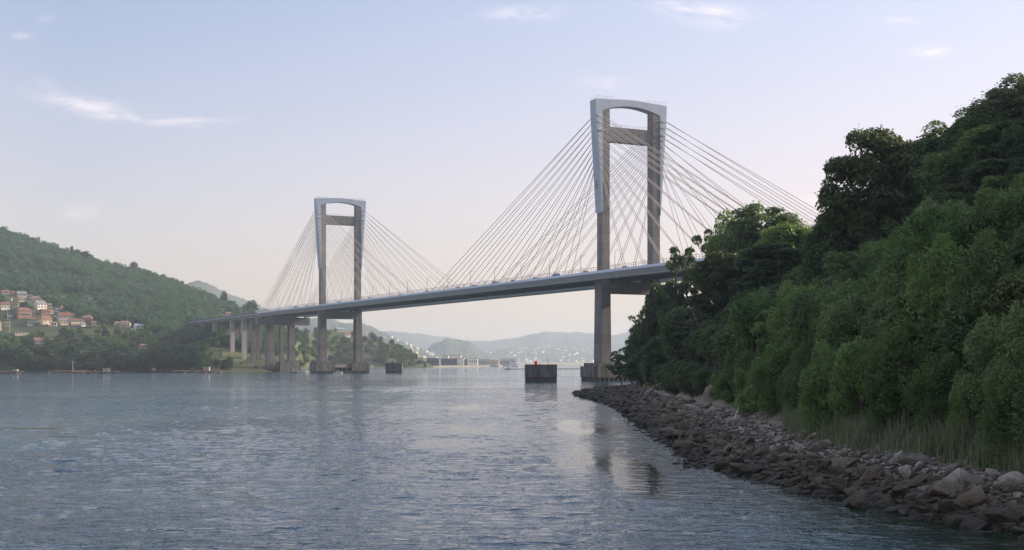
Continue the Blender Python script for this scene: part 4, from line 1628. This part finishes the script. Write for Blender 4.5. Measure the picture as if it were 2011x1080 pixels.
def house(px, yb, wpx, hpx, rpx, wall, roof, label, rot=.15, style='gable', nwin=3, storeys=1, chim=False, name="house", cat="house", hide=False, p=None, deep=.75):
    p = p or far_ground(px, yb)
    s = p.y / F
    w, h, r = wpx * s, hpx * s, max(rpx * s, .4)
    dp = w * deep
    wpx, hpx, rpx = wpx * .82, hpx * .85, rpx * .85
    w, h, r, dp = w * .82, h * .85, r * .85, dp * .82
    t = empty(name, p, rot + .45)
    tag(t, label, cat)
    b = MB()
    if style == 'gable':
        b.box(-w / 2, w / 2, -dp / 2, dp / 2, -5, h)
        b.add([(-w / 2, -dp / 2, h), (-w / 2, dp / 2, h), (-w / 2, 0, h + r * .93), (w / 2, -dp / 2, h), (w / 2, dp / 2, h), (w / 2, 0, h + r * .93)], [(0, 1, 2), (5, 4, 3)])
    else:
        b.box(-w / 2, w / 2, -dp / 2, dp / 2, -5, h)
    b.build("wall", WALL[wall], t)
    rb = MB()
    o = .45
    if style == 'gable':
        e = r * o / (dp / 2)
        for sg in (-1, 1):
            rb.add([(-w / 2 - o, sg * (dp / 2 + o), h - e), (w / 2 + o, sg * (dp / 2 + o), h - e), (w / 2 + o, 0, h + r), (-w / 2 - o, 0, h + r),
                    (-w / 2 - o, sg * (dp / 2 + o), h - e + .3), (w / 2 + o, sg * (dp / 2 + o), h - e + .3), (w / 2 + o, 0, h + r + .3), (-w / 2 - o, 0, h + r + .3)],
                   [(0, 1, 2, 3), (7, 6, 5, 4), (0, 4, 5, 1), (1, 5, 6, 2), (3, 2, 6, 7), (0, 3, 7, 4)])
    elif style == 'hip':
        q = min(w * .25, dp * .45)
        rb.add([(-w / 2 - o, -dp / 2 - o, h), (w / 2 + o, -dp / 2 - o, h), (w / 2 + o, dp / 2 + o, h), (-w / 2 - o, dp / 2 + o, h), (-w / 2 + q, 0, h + r), (w / 2 - q, 0, h + r)],
               [(3, 2, 1, 0), (0, 1, 5, 4), (1, 2, 5), (2, 3, 4, 5), (3, 0, 4)])
    else:
        rb.box(-w / 2 - .25, w / 2 + .25, -dp / 2 - .25, dp / 2 + .25, h + .004, h + .45)
    ro = rb.build("roof", ROOF[roof], t)
    if storeys == 2 and w > 8:
        MB().box(-w * .42, w * .42, -dp / 2 - 1.2, -dp / 2 - .1, h * .5 - .15, h * .5).build("balcony", WALL['white'], t)
    if chim:
        MB().box(w * .2, w * .2 + .8, -.4, .4, h + r * .5, h + r + 1.3).build("chimney", WALL['stone'], ro)
    for k in range(nwin):
        x = -w / 2 + w * (k + .5) / nwin
        for q in range(storeys):
            z = h * (q + .32) / storeys
            hh = min(1.4, h / storeys * .5)
            ww = min(1.2, w / nwin * .5)
            f = MB().box(x - ww / 2 - .12, x + ww / 2 + .12, -dp / 2 - .05, -dp / 2 + .05, z - .12, z + hh + .12).build("window", WALL['white' if wall != 'white' else 'grey'], t)
            MB().box(x - ww / 2, x + ww / 2, -dp / 2 - .08, -dp / 2 - .04, z, z + hh).build("pane", M['glass'], f)
    if not hide:
        HOUSE_RECT.append((px, wpx / 2 + 3, yb - 1, p.y))
    return t


house(10, 577, 19, 4, 4, 'stone', 'dark', "long low house with dark red roof, topmost at the left edge of the village", chim=True)
house(25, 579, 8, 6, 2, 'orange', 'red', "small orange house in the top row of the village", nwin=2)
house(42, 583, 21, 6, 6, 'grey', 'slate', "wide house with grey slate roof in the top row of the village", storeys=1, chim=True)
house(41, 593, 13, 6, 3, 'cream', 'tan', "small cream house just below the slate-roofed house", nwin=2)
house(70, 592, 24, 7, 6, 'cream', 'tan', "house with tan roof above the white grey-roofed house", -.2, 'hip', chim=True)
house(78, 606, 25, 10, 8, 'white', 'slate', "tall white house with grey gabled roof in the middle of the village", .5, nwin=3, storeys=2, chim=True)
house(9, 607, 19, 10, 5, 'white', 'dark', "white house with dark roof at the left edge of the village", .2, nwin=3, chim=True)
house(46, 622, 34, 14, 7, 'brick', 'red', "largest red brick house with bright red roof", .25, 'hip', 4, 2)
house(88, 618, 20, 8, 4, 'brick', 'dark', "red house with a dark flat-looking roof below the tall white house", .2, nwin=3)
house(90, 637, 22, 10, 9, 'cream', 'red', "cream house with steep red roof, lowest in the middle of the village", .35, nwin=2, storeys=1, chim=True)
house(126, 628, 31, 9, 7, 'grey', 'dark', "long grey house with dark red roof", .1, nwin=5, chim=True)
house(126, 638, 19, 8, 2, 'cream', 'flat', "cream flat-roofed house in front of the long grey house", .1, 'flat', 3)
house(151, 635, 32, 5, 4, 'cream', 'red', "row of low cream houses with red-brown roof right of the flat-roofed house", .1, nwin=5)
house(171, 632, 24, 9, 7, 'brick', 'tan', "rust-coloured house with stepped roof at the right end of the village", -.3, 'hip', 3, 2, True)
house(245, 642, 26, 8, 6, 'cream', 'tan', "cream house with tan roof standing apart in the trees right of the village", -.3, 'hip', 4, 2, True)
house(272, 644, 20, 4, 5, 'white', 'blue', "low shed with pale blue-grey roof right of the lone cream house", .3, nwin=2)
house(83, 682, 46, 15, 6, 'stone', 'red', "stone house with red roof half hidden by trees near the water", .2, nwin=4, storeys=2, hide=True)
house(-3, 650, 12, 18, 3, 'cream', 'tan', "cream house cut by the left edge of the picture", .1, nwin=1, storeys=2)
house(42, 657, 30, 5, 1, 'cream', 'flat', "low yellow building in front of the village trees", .05, 'flat', 4)
house(283, 684, 24, 6, 4, 'stone', 'tan', "small house with tan roof among the shore trees left of the viaduct", -.1, 'hip', 2)
house(178, 588, 13, 3, 1, 'white', 'slate', "small white house alone in the forest above the village", 0, nwin=2)
house(437, 612, 7, 4, 2, 'cream', 'tan', "small cream house on the hill above the viaduct", 0, nwin=1)
house(449, 619, 15, 4, 3, 'cream', 'tan', "tan-roofed house just above the viaduct deck", 0, nwin=3)
house(682, 661, 13, 6, 4, 'white', 'red', "white house with red roof and chimney seen between the far tower legs", .1, nwin=2, chim=True)
house(668, 650, 22, 4, 3, 'grey', 'blue', "low grey building behind the red-roofed house between the far tower legs", .1, nwin=4)
house(727, 660, 14, 4, 2, 'cream', 'tan', "cream house on the crest right of the far tower", 0, nwin=2)
house(531, 697, 7, 9, 3, 'brick', 'red', "small red shed seen between the viaduct pillars", 0, nwin=1)

for (px, yb, w, h, r, wl_, rf, lb) in [(19, 592, 11, 5, 3, 'white', 'tan', "small white house under the orange house"), (31, 602, 11, 6, 3, 'cream', 'dark', "small cream house left of the largest brick house's roof"), (59, 586, 10, 5, 3, 'white', 'slate', "small white house right of the slate-roofed house"),
                                     (97, 603, 10, 5, 3, 'cream', 'tan', "small cream house right of the tall white house"), (101, 616, 11, 5, 3, 'white', 'tan', "white cottage at the right of the dark-roofed red house"), (113, 612, 9, 4, 3, 'white', 'slate', "tiny white house above the long grey house"),
                                     (106, 640, 13, 6, 3, 'white', 'tan', "white house between the steep-roofed house and the flat-roofed house"), (72, 632, 11, 6, 3, 'cream', 'dark', "cream house left of the steep red roof"), (143, 621, 9, 4, 3, 'cream', 'tan', "small cream house right of the long grey house"),
                                     (163, 641, 10, 4, 3, 'white', 'slate', "low white house below the rust-coloured house"), (184, 638, 10, 5, 3, 'cream', 'tan', "last small cream house at the right end of the village"), (20, 622, 12, 6, 3, 'white', 'dark', "white house left of the largest brick house"),
                                     (60, 640, 12, 5, 3, 'white', 'tan', "white house below the largest brick house"), (122, 606, 8, 3, 2, 'white', 'tan', "tiny white house highest on the right of the village"), (14, 641, 12, 6, 3, 'cream', 'slate', "cream house with grey roof low at the left of the village"),
                                     (229, 639, 9, 5, 3, 'white', 'tan', "small white house left of the lone cream house")]:
    house(px, yb, w, h, r, wl_, rf, lb, float(rng.uniform(-.4, .5)), nwin=2)

for (px, yb, hh, lb) in [(15, 630, 12, "grey utility pole below the white house at the village's left edge"), (19, 655, 14, "utility pole standing among the lower trees at the left edge"), (68, 628, 11, "utility pole right of the largest brick house"), (404, 606, 16, "tall thin pole above the left end of the viaduct")]:
    p = far_ground(px, yb)
    t = empty("utility_pole", p)
    MB().tube([(0, 0, -1), (0, 0, hh)], [.22, .14], 6).build("pole", M['concrete_pale'], t)
    MB().box(-.9, .9, -.07, .07, hh - .9, hh - .75).build("crossarm", M['rail'], t)
    tag(t, lb, "utility pole")
for (px, yb, w, lb) in [(103, 642, 16, "long pale garden wall in front of the steep-roofed cream house"), (150, 640, 20, "pale garden wall below the row of low cream houses"), (60, 627, 12, "pale garden wall right of the largest brick house"), (112, 622, 11, "white terrace wall left of the long grey house"), (262, 648, 10, "pale garden wall below the lone cream house")]:
    p = far_ground(px, yb)
    wm = w / F * p.y
    o = MB().box(-wm / 2, wm / 2, -.2, .2, -3, 1.5).build("garden_wall", WALL['cream'])
    o.location = p
    o.rotation_euler = (0, 0, .2)
    tag(o, lb, "wall", kind="thing")

# meadow and road behind the viaduct
md = far_ground(470, 700)


def patch(name, corners, m, lift, n=14):
    a, b, c_, d = corners
    us = np.linspace(0, 1, n)
    P = []
    for u in us:
        for v in us:
            px = (a[0] * (1 - u) + b[0] * u) * (1 - v) + (d[0] * (1 - u) + c_[0] * u) * v
            px += 14 * float(fbm(u * 3 + px / 40, v * 4, 6))
            dd = (a[1] * (1 - u) + b[1] * u) * (1 - v) + (d[1] * (1 - u) + c_[1] * u) * v
            P.append(((px - CX) / F * dd, dd, float(far_z(px, dd)) + lift))
    o = link(name, np_mesh(name, np.array(P), grid_faces(n, n)[:, ::-1], m, True))
    tag(o, kind='structure')
    return o


patch("meadow", [(432, 1105), (478, 1090), (492, 1240), (428, 1250)], M['meadow'], .35)
patch("meadow", [(500, 1250), (620, 1500), (640, 1600), (520, 1450)], M['meadow'], .35)

# ------------------------------------------------------------------ trees of the far shore
def far_template(g, H, Rr, n, ln, wd, kind):
    C, Rd = lobes(g, kind, H, Rr)
    return cloud(g, C, Rd, n, ln, wd, .1, .05, .6)


g = np.random.default_rng(33)
FT = []
for i in range(8):
    kd = 'broad' if i < 6 else 'feather'
    v, f = quads(far_template(g, 11, 4.6 if kd == 'broad' else 3.0, 900, 1.15, .75, kd))
    tb = MB().tube([(0, 0, -3), (0, 0, 3), (.3, .1, 7.5)], [.3, .25, .1], 5)
    to = tb.build("trunk", M['bark'])
    FT.append({lf: np_mesh("crown", v, f, L[lf]) for lf in ('far', 'far_dark')} | {'trunk': to.data})
    bpy.data.objects.remove(to)


def far_tree(px, d, h, wide, leaf, label, group, name="shore_tree", cat="tree", z=None, k=None):
    x = (px - CX) / F * d
    o = empty(name, (x, d, float(far_z(px, d)) - .5 if z is None else z), g.uniform(0, 6.28))
    s = h / 11
    o.scale = (s * wide, s * wide, s)
    T = FT[int(g.integers(0, 8)) if k is None else k]
    link("crown", T[leaf], o)
    link("trunk", T['trunk'], o)
    tag(o, label, cat, group)


def blocked(px, ytop, d):
    for hx, hw, hy, hd in HOUSE_RECT:
        if abs(px - hx) < hw + 5 and d < hd + 6 and ytop < hy - 1:
            return True
    return False


n = 0
for k in range(4000):
    px = g.uniform(-40, 455)
    ds, dr = np.interp(px, KP, KDS), np.interp(px, KP, KDR)
    t = g.random() ** 1.3 * .36
    d = ds + t * (dr - ds) + 3
    h = g.uniform(9, 15) if t < .12 else g.uniform(6.5, 11.5)
    if px > 405:
        h *= .5
    z = float(far_z(px, d))
    yt = YH - F * (z + h - CAMZ) / d
    ygr = YH - F * (z - CAMZ) / d
    if blocked(px, yt, d):
        continue
    if 362 < px < 436 and yt < np.interp(px, [362, 400, 436], [656, 664, 684]):
        continue
    if 415 < px < 490 and 672 < ygr < 712 and g.random() < .9:
        continue
    leaf = 'far_dark' if t < .09 or g.random() < .25 else 'far'
    tier = "at the water's edge" if t < .06 else "on the slope above the shore" if t < .2 else "among the village houses"
    seg = "at the left edge" if px < 90 else "below the village" if px < 200 else "below the lone cream house" if px < 310 else "left of the viaduct pillars" if px < 415 else "under the viaduct"
    tone = "dark" if leaf == 'far_dark' else "green"
    far_tree(px, d, h, g.uniform(1.15, 1.6), leaf, f"{tone} bushy tree {tier}, {seg}", f"{tone} trees {tier} {seg}")
    n += 1
    if n >= 290:
        break
n = 0
for k in range(3000):
    px = g.uniform(565, 838)
    ds, dr = np.interp(px, KP, KDS), np.interp(px, KP, KDR)
    t = g.random() ** .9 * 1.0
    d = ds + t * (dr - ds) + 5
    z = float(far_z(px, d))
    h = g.uniform(8, 13) * np.interp(px, [565, 600, 780, 838], [.8, 1, .85, .4])
    yt = YH - F * (z + h - CAMZ) / d
    if blocked(px, yt, d):
        continue
    if 575 < px < 618 and 632 < YH - F * (z - CAMZ) / d < 655:
        continue
    seg = "left of the far tower" if px < 620 else "between the far tower legs" if px < 690 else "right of the far tower"
    tier = "low on" if t < .35 else "halfway up" if t < .7 else "on the crest of"
    far_tree(px, d, h, g.uniform(1.1, 1.5), 'far' if g.random() < .7 else 'far_dark', f"bushy tree {tier} the wooded point, {seg}", f"trees {tier} the wooded point {seg}", name="point_tree")
    n += 1
    if n >= 150:
        break
for px, yt, h, wd, lb in [(141, 484, 15, .6, "lone slender pine standing above the forest skyline, left one of the pair"), (152, 488, 12, 1.1, "flat-topped pine on the forest skyline beside the slender pine"), (167, 491, 15, 1.2, "round pine on the forest skyline right of the flat-topped pine"),
                          (440, 574, 21, .8, "tall dark pine on the skyline above the left end of the viaduct"), (495, 588, 17, 1.5, "broad dark tree on the skyline where the viaduct meets the bridge"), (262, 512, 14, 1.2, "round tree sticking out of the forest skyline above the lone cream house")]:
    d = float(np.interp(px, KP, KDR))
    far_tree(px, d, h, wd, 'far_dark', lb, None, "skyline_pine", "tree", z=CAMZ + (YH - yt) / F * d - h)

# the forest on the hill reads as one mass
def build_forest():
    g = np.random.default_rng(44)
    tpl = [far_template(g, 12, 5.0, 230, 1.75, 1.25, 'broad' if i < 4 else 'feather') for i in range(6)]
    out = []
    cnt = 0
    for k in range(9000):
        px = g.uniform(-70, 560)
        ds, dr = np.interp(px, KP, KDS), np.interp(px, KP, KDR)
        t = g.uniform(.30, 1.08)
        d = ds + t * (dr - ds)
        z = float(far_z(px, d))
        if px > 330 and False:
            continue
        h = g.uniform(7, 15) * np.interp(px, [-70, 440, 560], [1, .9, .7])
        v_ = (Vector(((px - CX) / F * d, d, 0)) - bw(0, 0)).dot(VV)
        u_ = (Vector(((px - CX) / F * d, d, 0)) - bw(0, 0)).dot(UV)
        if -14 < v_ < 46 and u_ < 900 and z < 46:
            h = min(h, 45.5 - z)
            if h < 3:
                continue
        yt = YH - F * (z + h - CAMZ) / d
        if blocked(px, yt, d):
            continue
        if px < 195 and 580 < YH - F * (z - CAMZ) / d < 640 and g.random() < .6:
            continue
        a = g.uniform(0, 6.28)
        s = h / 12
        c_, s_ = math.cos(a) * s, math.sin(a) * s
        Rm = np.array([[c_ * 1.15, -s_ * 1.15, 0], [s_ * 1.15, c_ * 1.15, 0], [0, 0, s]])
        out.append(tpl[int(g.integers(0, 6))] @ Rm.T + np.array([(px - CX) / F * d, d, z - .5]))
        cnt += 1
        if cnt >= 3900:
            break
    V, Fq = quads(np.concatenate(out))
    o = link("forest", np_mesh("forest", V, Fq, L['wood']))
    tag(o, "dense green forest covering the left hill", "forest", kind='stuff')


build_forest()

# ------------------------------------------------------------------ quay buildings and the hazy city
def block(name, px0, px1, ytop, d, depth, m, label, cat="building", group=None, z=1.5, roofm=None, win=0, rot=0):
    x0, x1 = (px0 - CX) / F * d, (px1 - CX) / F * d
    zt = CAMZ + (YH - ytop) / F * d
    t = empty(name, ((x0 + x1) / 2, d + depth / 2, z), rot)
    w, h = x1 - x0, zt - z
    MB().box(-w / 2, w / 2, -depth / 2, depth / 2, -6, h).build("wall", m, t)
    MB().box(-w / 2 - .3, w / 2 + .3, -depth / 2 - .3, depth / 2 + .3, h + .004, h + .7).build("roof", roofm or ROOF['slate'], t)
    for k in range(win):
        x = -w / 2 + w * (k + .5) / win
        MB().box(x - w / win * .3, x + w / win * .3, -depth / 2 - .12, -depth / 2 + .1, h * .45, h * .7).build("window", M['glass'], t)
    tag(t, label, cat, group)
    return t


navy = mat("dark_blue_cladding", (.055, .07, .12), .6, (.07, .085, .14), .2)
tanm = mat("tan_cladding", (.5, .42, .33), .8)
QB = [(838, 862, 704, 1900, navy, 'slate', "low dark shed at the left end of the quay", 3), (866, 897, 704.5, 2010, navy, 'slate', "dark navy warehouse on the quay", 5), (898, 911, 703.5, 2010, WALL['white'], 'flat', "white upright warehouse joined to the navy warehouse", 0),
      (911.5, 918, 706, 2020, navy, 'slate', "narrow dark shed right of the white warehouse", 1), (868, 880, 699, 2140, WALL['cream'], 'flat', "small cream building behind the navy warehouse", 3), (883, 905, 698, 2180, WALL['white'], 'flat', "white building showing above the navy warehouse", 5),
      (921, 938, 704, 2200, WALL['white'], 'flat', "white two-storey building right of the warehouses", 4), (940, 958, 708, 2250, WALL['grey'], 'blue', "low grey shed right of the white two-storey building", 4), (957, 979, 708, 2150, WALL['cream'], 'flat', "cream shed with loading doors by the quay", 4),
      (981, 1001, 709, 2240, tanm, 'flat', "tan shed at the right end of the quay", 3), (984, 1013, 705, 2700, WALL['white'], 'blue', "wide hall with pale roof behind the tan shed", 6), (934, 962, 706.5, 2560, WALL['white'], 'blue', "long white hall behind the quay sheds", 6)]
for (a, b, yt, d, m, rf, lb, wn_) in QB:
    block("warehouse", a, b, yt, d, 24, m, lb, "warehouse", None, 1.5, ROOF[rf], wn_)
for k, (px, yt, h) in enumerate([(1033, 673, 36), (1062, 704, 11), (1104, 697, 17), (1020, 691, 22), (1149, 700, 15)]):
    d = 2560 if k == 0 else 2700
    t = empty("mast", ((px - CX) / F * d, d, 1.5))
    zt = CAMZ + (YH - yt) / F * d
    MB().tube([(0, 0, 0), (0, 0, zt - 1.5)], [.7, .35], 6).build("pole", M['white'], t)
    MB().box(-1.2, 1.2, -1.2, 1.2, -1, .6).build("base", M['concrete'], t)
    tag(t, ["tall pale mast rising behind the near concrete block", "short pale mast just right of the red beacon", "pale mast right of the near concrete block", "pale mast left of the tallest mast", "thin pale mast left of the near tower"][k], "mast")
g = np.random.default_rng(77)
bright = mat("whitewashed_wall", (.62, .61, .58), .8)
cw = [bright, bright, WALL['white'], WALL['cream'], tanm, WALL['grey']]
for (px, w, yt, d, lb) in [(1079, 8, 671, 7200, "tallest tower block of the hazy city"), (992, 10, 675, 7350, "slab block on the skyline of the hazy city"), (1024, 9, 677, 7250, "slab block in the middle of the hazy city"), (933, 7, 671, 6900, "square tower beside the wooded knoll"), (1046, 8, 682, 7200, "pale block left of the tallest tower block"), (1150, 9, 680, 7250, "city block just left of the near tower leg")]:
    block("tower_block", px - w / 2, px + w / 2, yt, d, 16, cw[int(g.integers(0, 4))], lb, "building", None, 20)
for k in range(105):
    px = g.uniform(940, 1232)
    d = 6200 + 1150 * g.random() ** .8
    zr = (YH - np.interp(px, [940, 1000, 1060, 1130, 1200, 1300], [694, 686, 684, 686, 692, 690])) / F * 7400 + CAMZ
    z = max(1.5, zr * math.cos((d - 7400) / 1000 * math.pi / 2) ** 1.3 if abs(d - 7400) < 1000 else 1.5) - 1.5
    h = g.uniform(6, 13) * (1.6 if g.random() < .1 else 1)
    yt = YH - F * (z + h - CAMZ) / d
    w = g.uniform(2.5, 8)
    block("city_building", px - w / 2, px + w / 2, yt, d, 12, cw[int(g.integers(0, 6))], "small pale building of the hazy city across the water", "building", "buildings of the hazy city across the water", z, ROOF[('red', 'tan', 'slate', 'flat')[int(g.integers(0, 4))]], 0, g.uniform(.4, 1.2))
for k in range(46):
    px = g.uniform(738, 872)
    q = np.interp(px, [730, 765, 800, 835, 870, 900], [655, 662, 676, 690, 700, 712])
    zr = (YH - q) / F * 4700 + CAMZ
    d = 4700 - g.uniform(0, 280)
    z = zr * math.cos((d - 4700) / 330 * math.pi / 2) ** 1.3 - 1.5
    h = g.uniform(5, 9)
    yt = YH - F * (z + h - CAMZ) / d
    w = g.uniform(3.5, 8)
    block("town_house", px - w / 2, px + w / 2, yt, d, 10, cw[int(g.integers(0, 4))], "pale house on the hazy town slope right of the far tower", "house", "houses of the hazy town slope", z, ROOF[('red', 'tan', 'flat')[int(g.integers(0, 3))]], 0, g.uniform(.4, 1.2))

# ------------------------------------------------------------------ rafts, boats, a gull
def raft(px0, px1, d, deep, label, hut=None, masts=()):
    x0, x1 = (px0 - CX) / F * d, (px1 - CX) / F * d
    w = x1 - x0
    t = empty("mussel_raft", ((x0 + x1) / 2, d, 0), .03)
    tag(t, label, "raft")
    b = MB()
    for y in np.arange(-deep / 2, deep / 2, 1.6):
        b.box(-w / 2, w / 2, y, y + .35, .95, 1.35)
    b.build("beam", M['timber'], t)
    b = MB()
    for x in np.arange(-w / 2 + .5, w / 2, 1.4):
        b.box(x, x + .25, -deep / 2, deep / 2, 1.36, 1.6)
    b.build("crossbar", M['timber'], t)
    for x in np.linspace(-w / 2 + 2.5, w / 2 - 2.5, 4):
        MB().tube([(x, -deep / 2 + 1, .25), (x, deep / 2 - 1, .25)], .8, 10).build("float", M['tidal'], t)
    if hut:
        hx = (hut[0] - px0) / (px1 - px0) * w - w / 2
        ww = hut[1] / F * d
        h = MB().box(hx - ww / 2, hx + ww / 2, -deep / 2 + .5, -deep / 2 + 3.5, 1.61, 1.61 + hut[2] / F * d).build("hut", WALL['cream'] if hut[3] else WALL['grey'], t)
        z = 1.61 + hut[2] / F * d
        MB().box(hx - ww / 2 - .2, hx + ww / 2 + .2, -deep / 2 + .3, -deep / 2 + 3.7, z + .004, z + .25).build("hut_roof", M['concrete_pale'], h)
        MB().box(hx - ww * .22, hx + ww * .22, -deep / 2 + .44, -deep / 2 + .56, 2.0, z - .35).build("hut_door", M['orange_paint'], h)
    for mx, mh in masts:
        x = (mx - px0) / (px1 - px0) * w - w / 2
        MB().tube([(x, 0, 1.5), (x, 0, 1.5 + mh)], .14, 6).build("mast", M['white'], t)
        MB().box(x - .6, x + .6, -.6, .6, 1.61, 2.7).build("locker", M['concrete'], t)
    return t


raft(-14, 41, 925, 14, "brown mussel raft cut by the left edge of the picture", (35, 9, 3, 0))
raft(105, 168, 985, 15, "long brown mussel raft with a thin white mast, behind the raft with the hut", None, ((143, 7.5),))
raft(146, 233, 905, 16, "long brown mussel raft with a square cream hut on its right end", (214, 12, 5.5, 1), ((186, 0.4),))
raft(292, 368, 1000, 13, "dark mussel raft moored close to the wooded shore", (305, 5, 3.5, 0), ((328, .4),))
raft(372, 438, 972, 13, "dark mussel raft with a grey cabin, left of the bridge pillars", (408, 12, 7, 0))


def motor_boat(px, d, ln, label, rz, name="motor_boat", hull_m='white'):
    t = empty(name, ((px - CX) / F * d, d, 0), rz)
    tag(t, label, "boat")
    st = np.linspace(-.5, .5, 9)
    V, Fq = [], []
    for s in st:
        w = .16 * ln * (1 - max(0, s * 2) ** 2.2) * .95 + .01
        top = .14 * ln * (1 + .35 * max(0, s))
        for (y, z) in ((-w, top), (-w * .8, .02 * ln), (0, -.05 * ln), (w * .8, .02 * ln), (w, top)):
            V.append((s * ln, y, z))
    for i in range(8):
        for j in range(4):
            Fq.append((i * 5 + j, i * 5 + j + 1, (i + 1) * 5 + j + 1, (i + 1) * 5 + j))
        Fq.append((i * 5 + 4, i * 5, (i + 1) * 5, (i + 1) * 5 + 4))
    Fq.append((0, 1, 2, 3, 4))
    MB().add(V, Fq).build("hull", M[hull_m], t, sm=False)
    c_ = MB()
    z0 = .145 * ln
    c_.extr([(-.22 * ln, z0), (.2 * ln, z0), (.1 * ln, z0 + .13 * ln), (-.18 * ln, z0 + .15 * ln)], 'y', -.1 * ln, .1 * ln)
    cb = c_.build("cabin", M['white'], t)
    MB().box(-.16 * ln, .06 * ln, -.1 * ln - .03, .1 * ln + .03, z0 + .05 * ln, z0 + .11 * ln).build("window", M['glass'], cb)
    MB().tube([(-.1 * ln, 0, z0 + .15 * ln), (-.1 * ln, 0, z0 + .34 * ln)], .05, 5).build("mast", M['rail'], t)
    return t


motor_boat(664, 918, 6.6, "small white motor boat in front of the far tower's foundation", .1)
motor_boat(594, 975, 7.5, "white boat with cabin moored right of the viaduct caisson", .15)
motor_boat(998, 1338, 7.0, "small dark boat at the left end of the breakwater", .05, hull_m='grey_paint')
motor_boat(972, 1985, 16, "white boat lying off the quay sheds", .1)
motor_boat(1014, 1990, 13, "distant white boat behind the breakwater boat", .3)
motor_boat(97, 960, 3.2, "tiny dark dinghy between the two rafts at the left", .2, "dinghy", 'black_paint')
kt = empty("pump_cabin", ((580.5 - CX) / F * 985, 985, 0), .2)
tag(kt, "small white cabin on the water against the viaduct caisson", "cabin")
MB().box(-1.6, 1.6, -1.3, 1.3, .6, 3.1).build("wall", WALL['white'], kt)
MB().box(-1.8, 1.8, -1.5, 1.5, 3.104, 3.35).build("roof", M['concrete_pale'], kt)
MB().box(-.5, .6, -1.36, -1.26, 1.3, 2.4).build("window", M['glass'], kt)
MB().box(-2.2, 2.2, -1.8, 1.8, -.4, .59).build("float", M['tidal'], kt)

gl = empty("gull", at(985, 648, 420), .4)
tag(gl, "small gull flying over the water between the towers", "bird")
MB().tube([(-.26, 0, 0), (-.12, 0, .02), (.08, 0, .02), (.2, 0, .05), (.27, 0, .04)], [.015, .06, .07, .045, .012], 8).build("body", M['white'], gl, sm=True)
for sg in (-1, 1):
    MB().add([(-.08, sg * .05, .03), (.08, sg * .05, .03), (.1, sg * .34, .2), (0, sg * .36, .2), (-.02, sg * .68, .12), (.05, sg * .66, .12)], [(0, 1, 2, 3), (3, 2, 5, 4)]).build("wing", M['grey_paint'], gl)

# ------------------------------------------------------------------ hazy air
HAZE = 1.2e-4
hz = MB().box(-5200, 7500, -120, 9600, -4, 250)
m = bpy.data.materials.new("hazy_air")
m.use_nodes = True
n, l = m.node_tree.nodes, m.node_tree.links
n.clear()
out = n.new("ShaderNodeOutputMaterial")
pv = n.new("ShaderNodeVolumePrincipled")
pv.inputs['Color'].default_value = (.68, .84, 1.0, 1)
pv.inputs['Density'].default_value = HAZE
pv.inputs['Anisotropy'].default_value = .25
l.new(pv.outputs[0], out.inputs['Volume'])
ho = hz.build("haze", m)
tag(ho, kind='stuff')
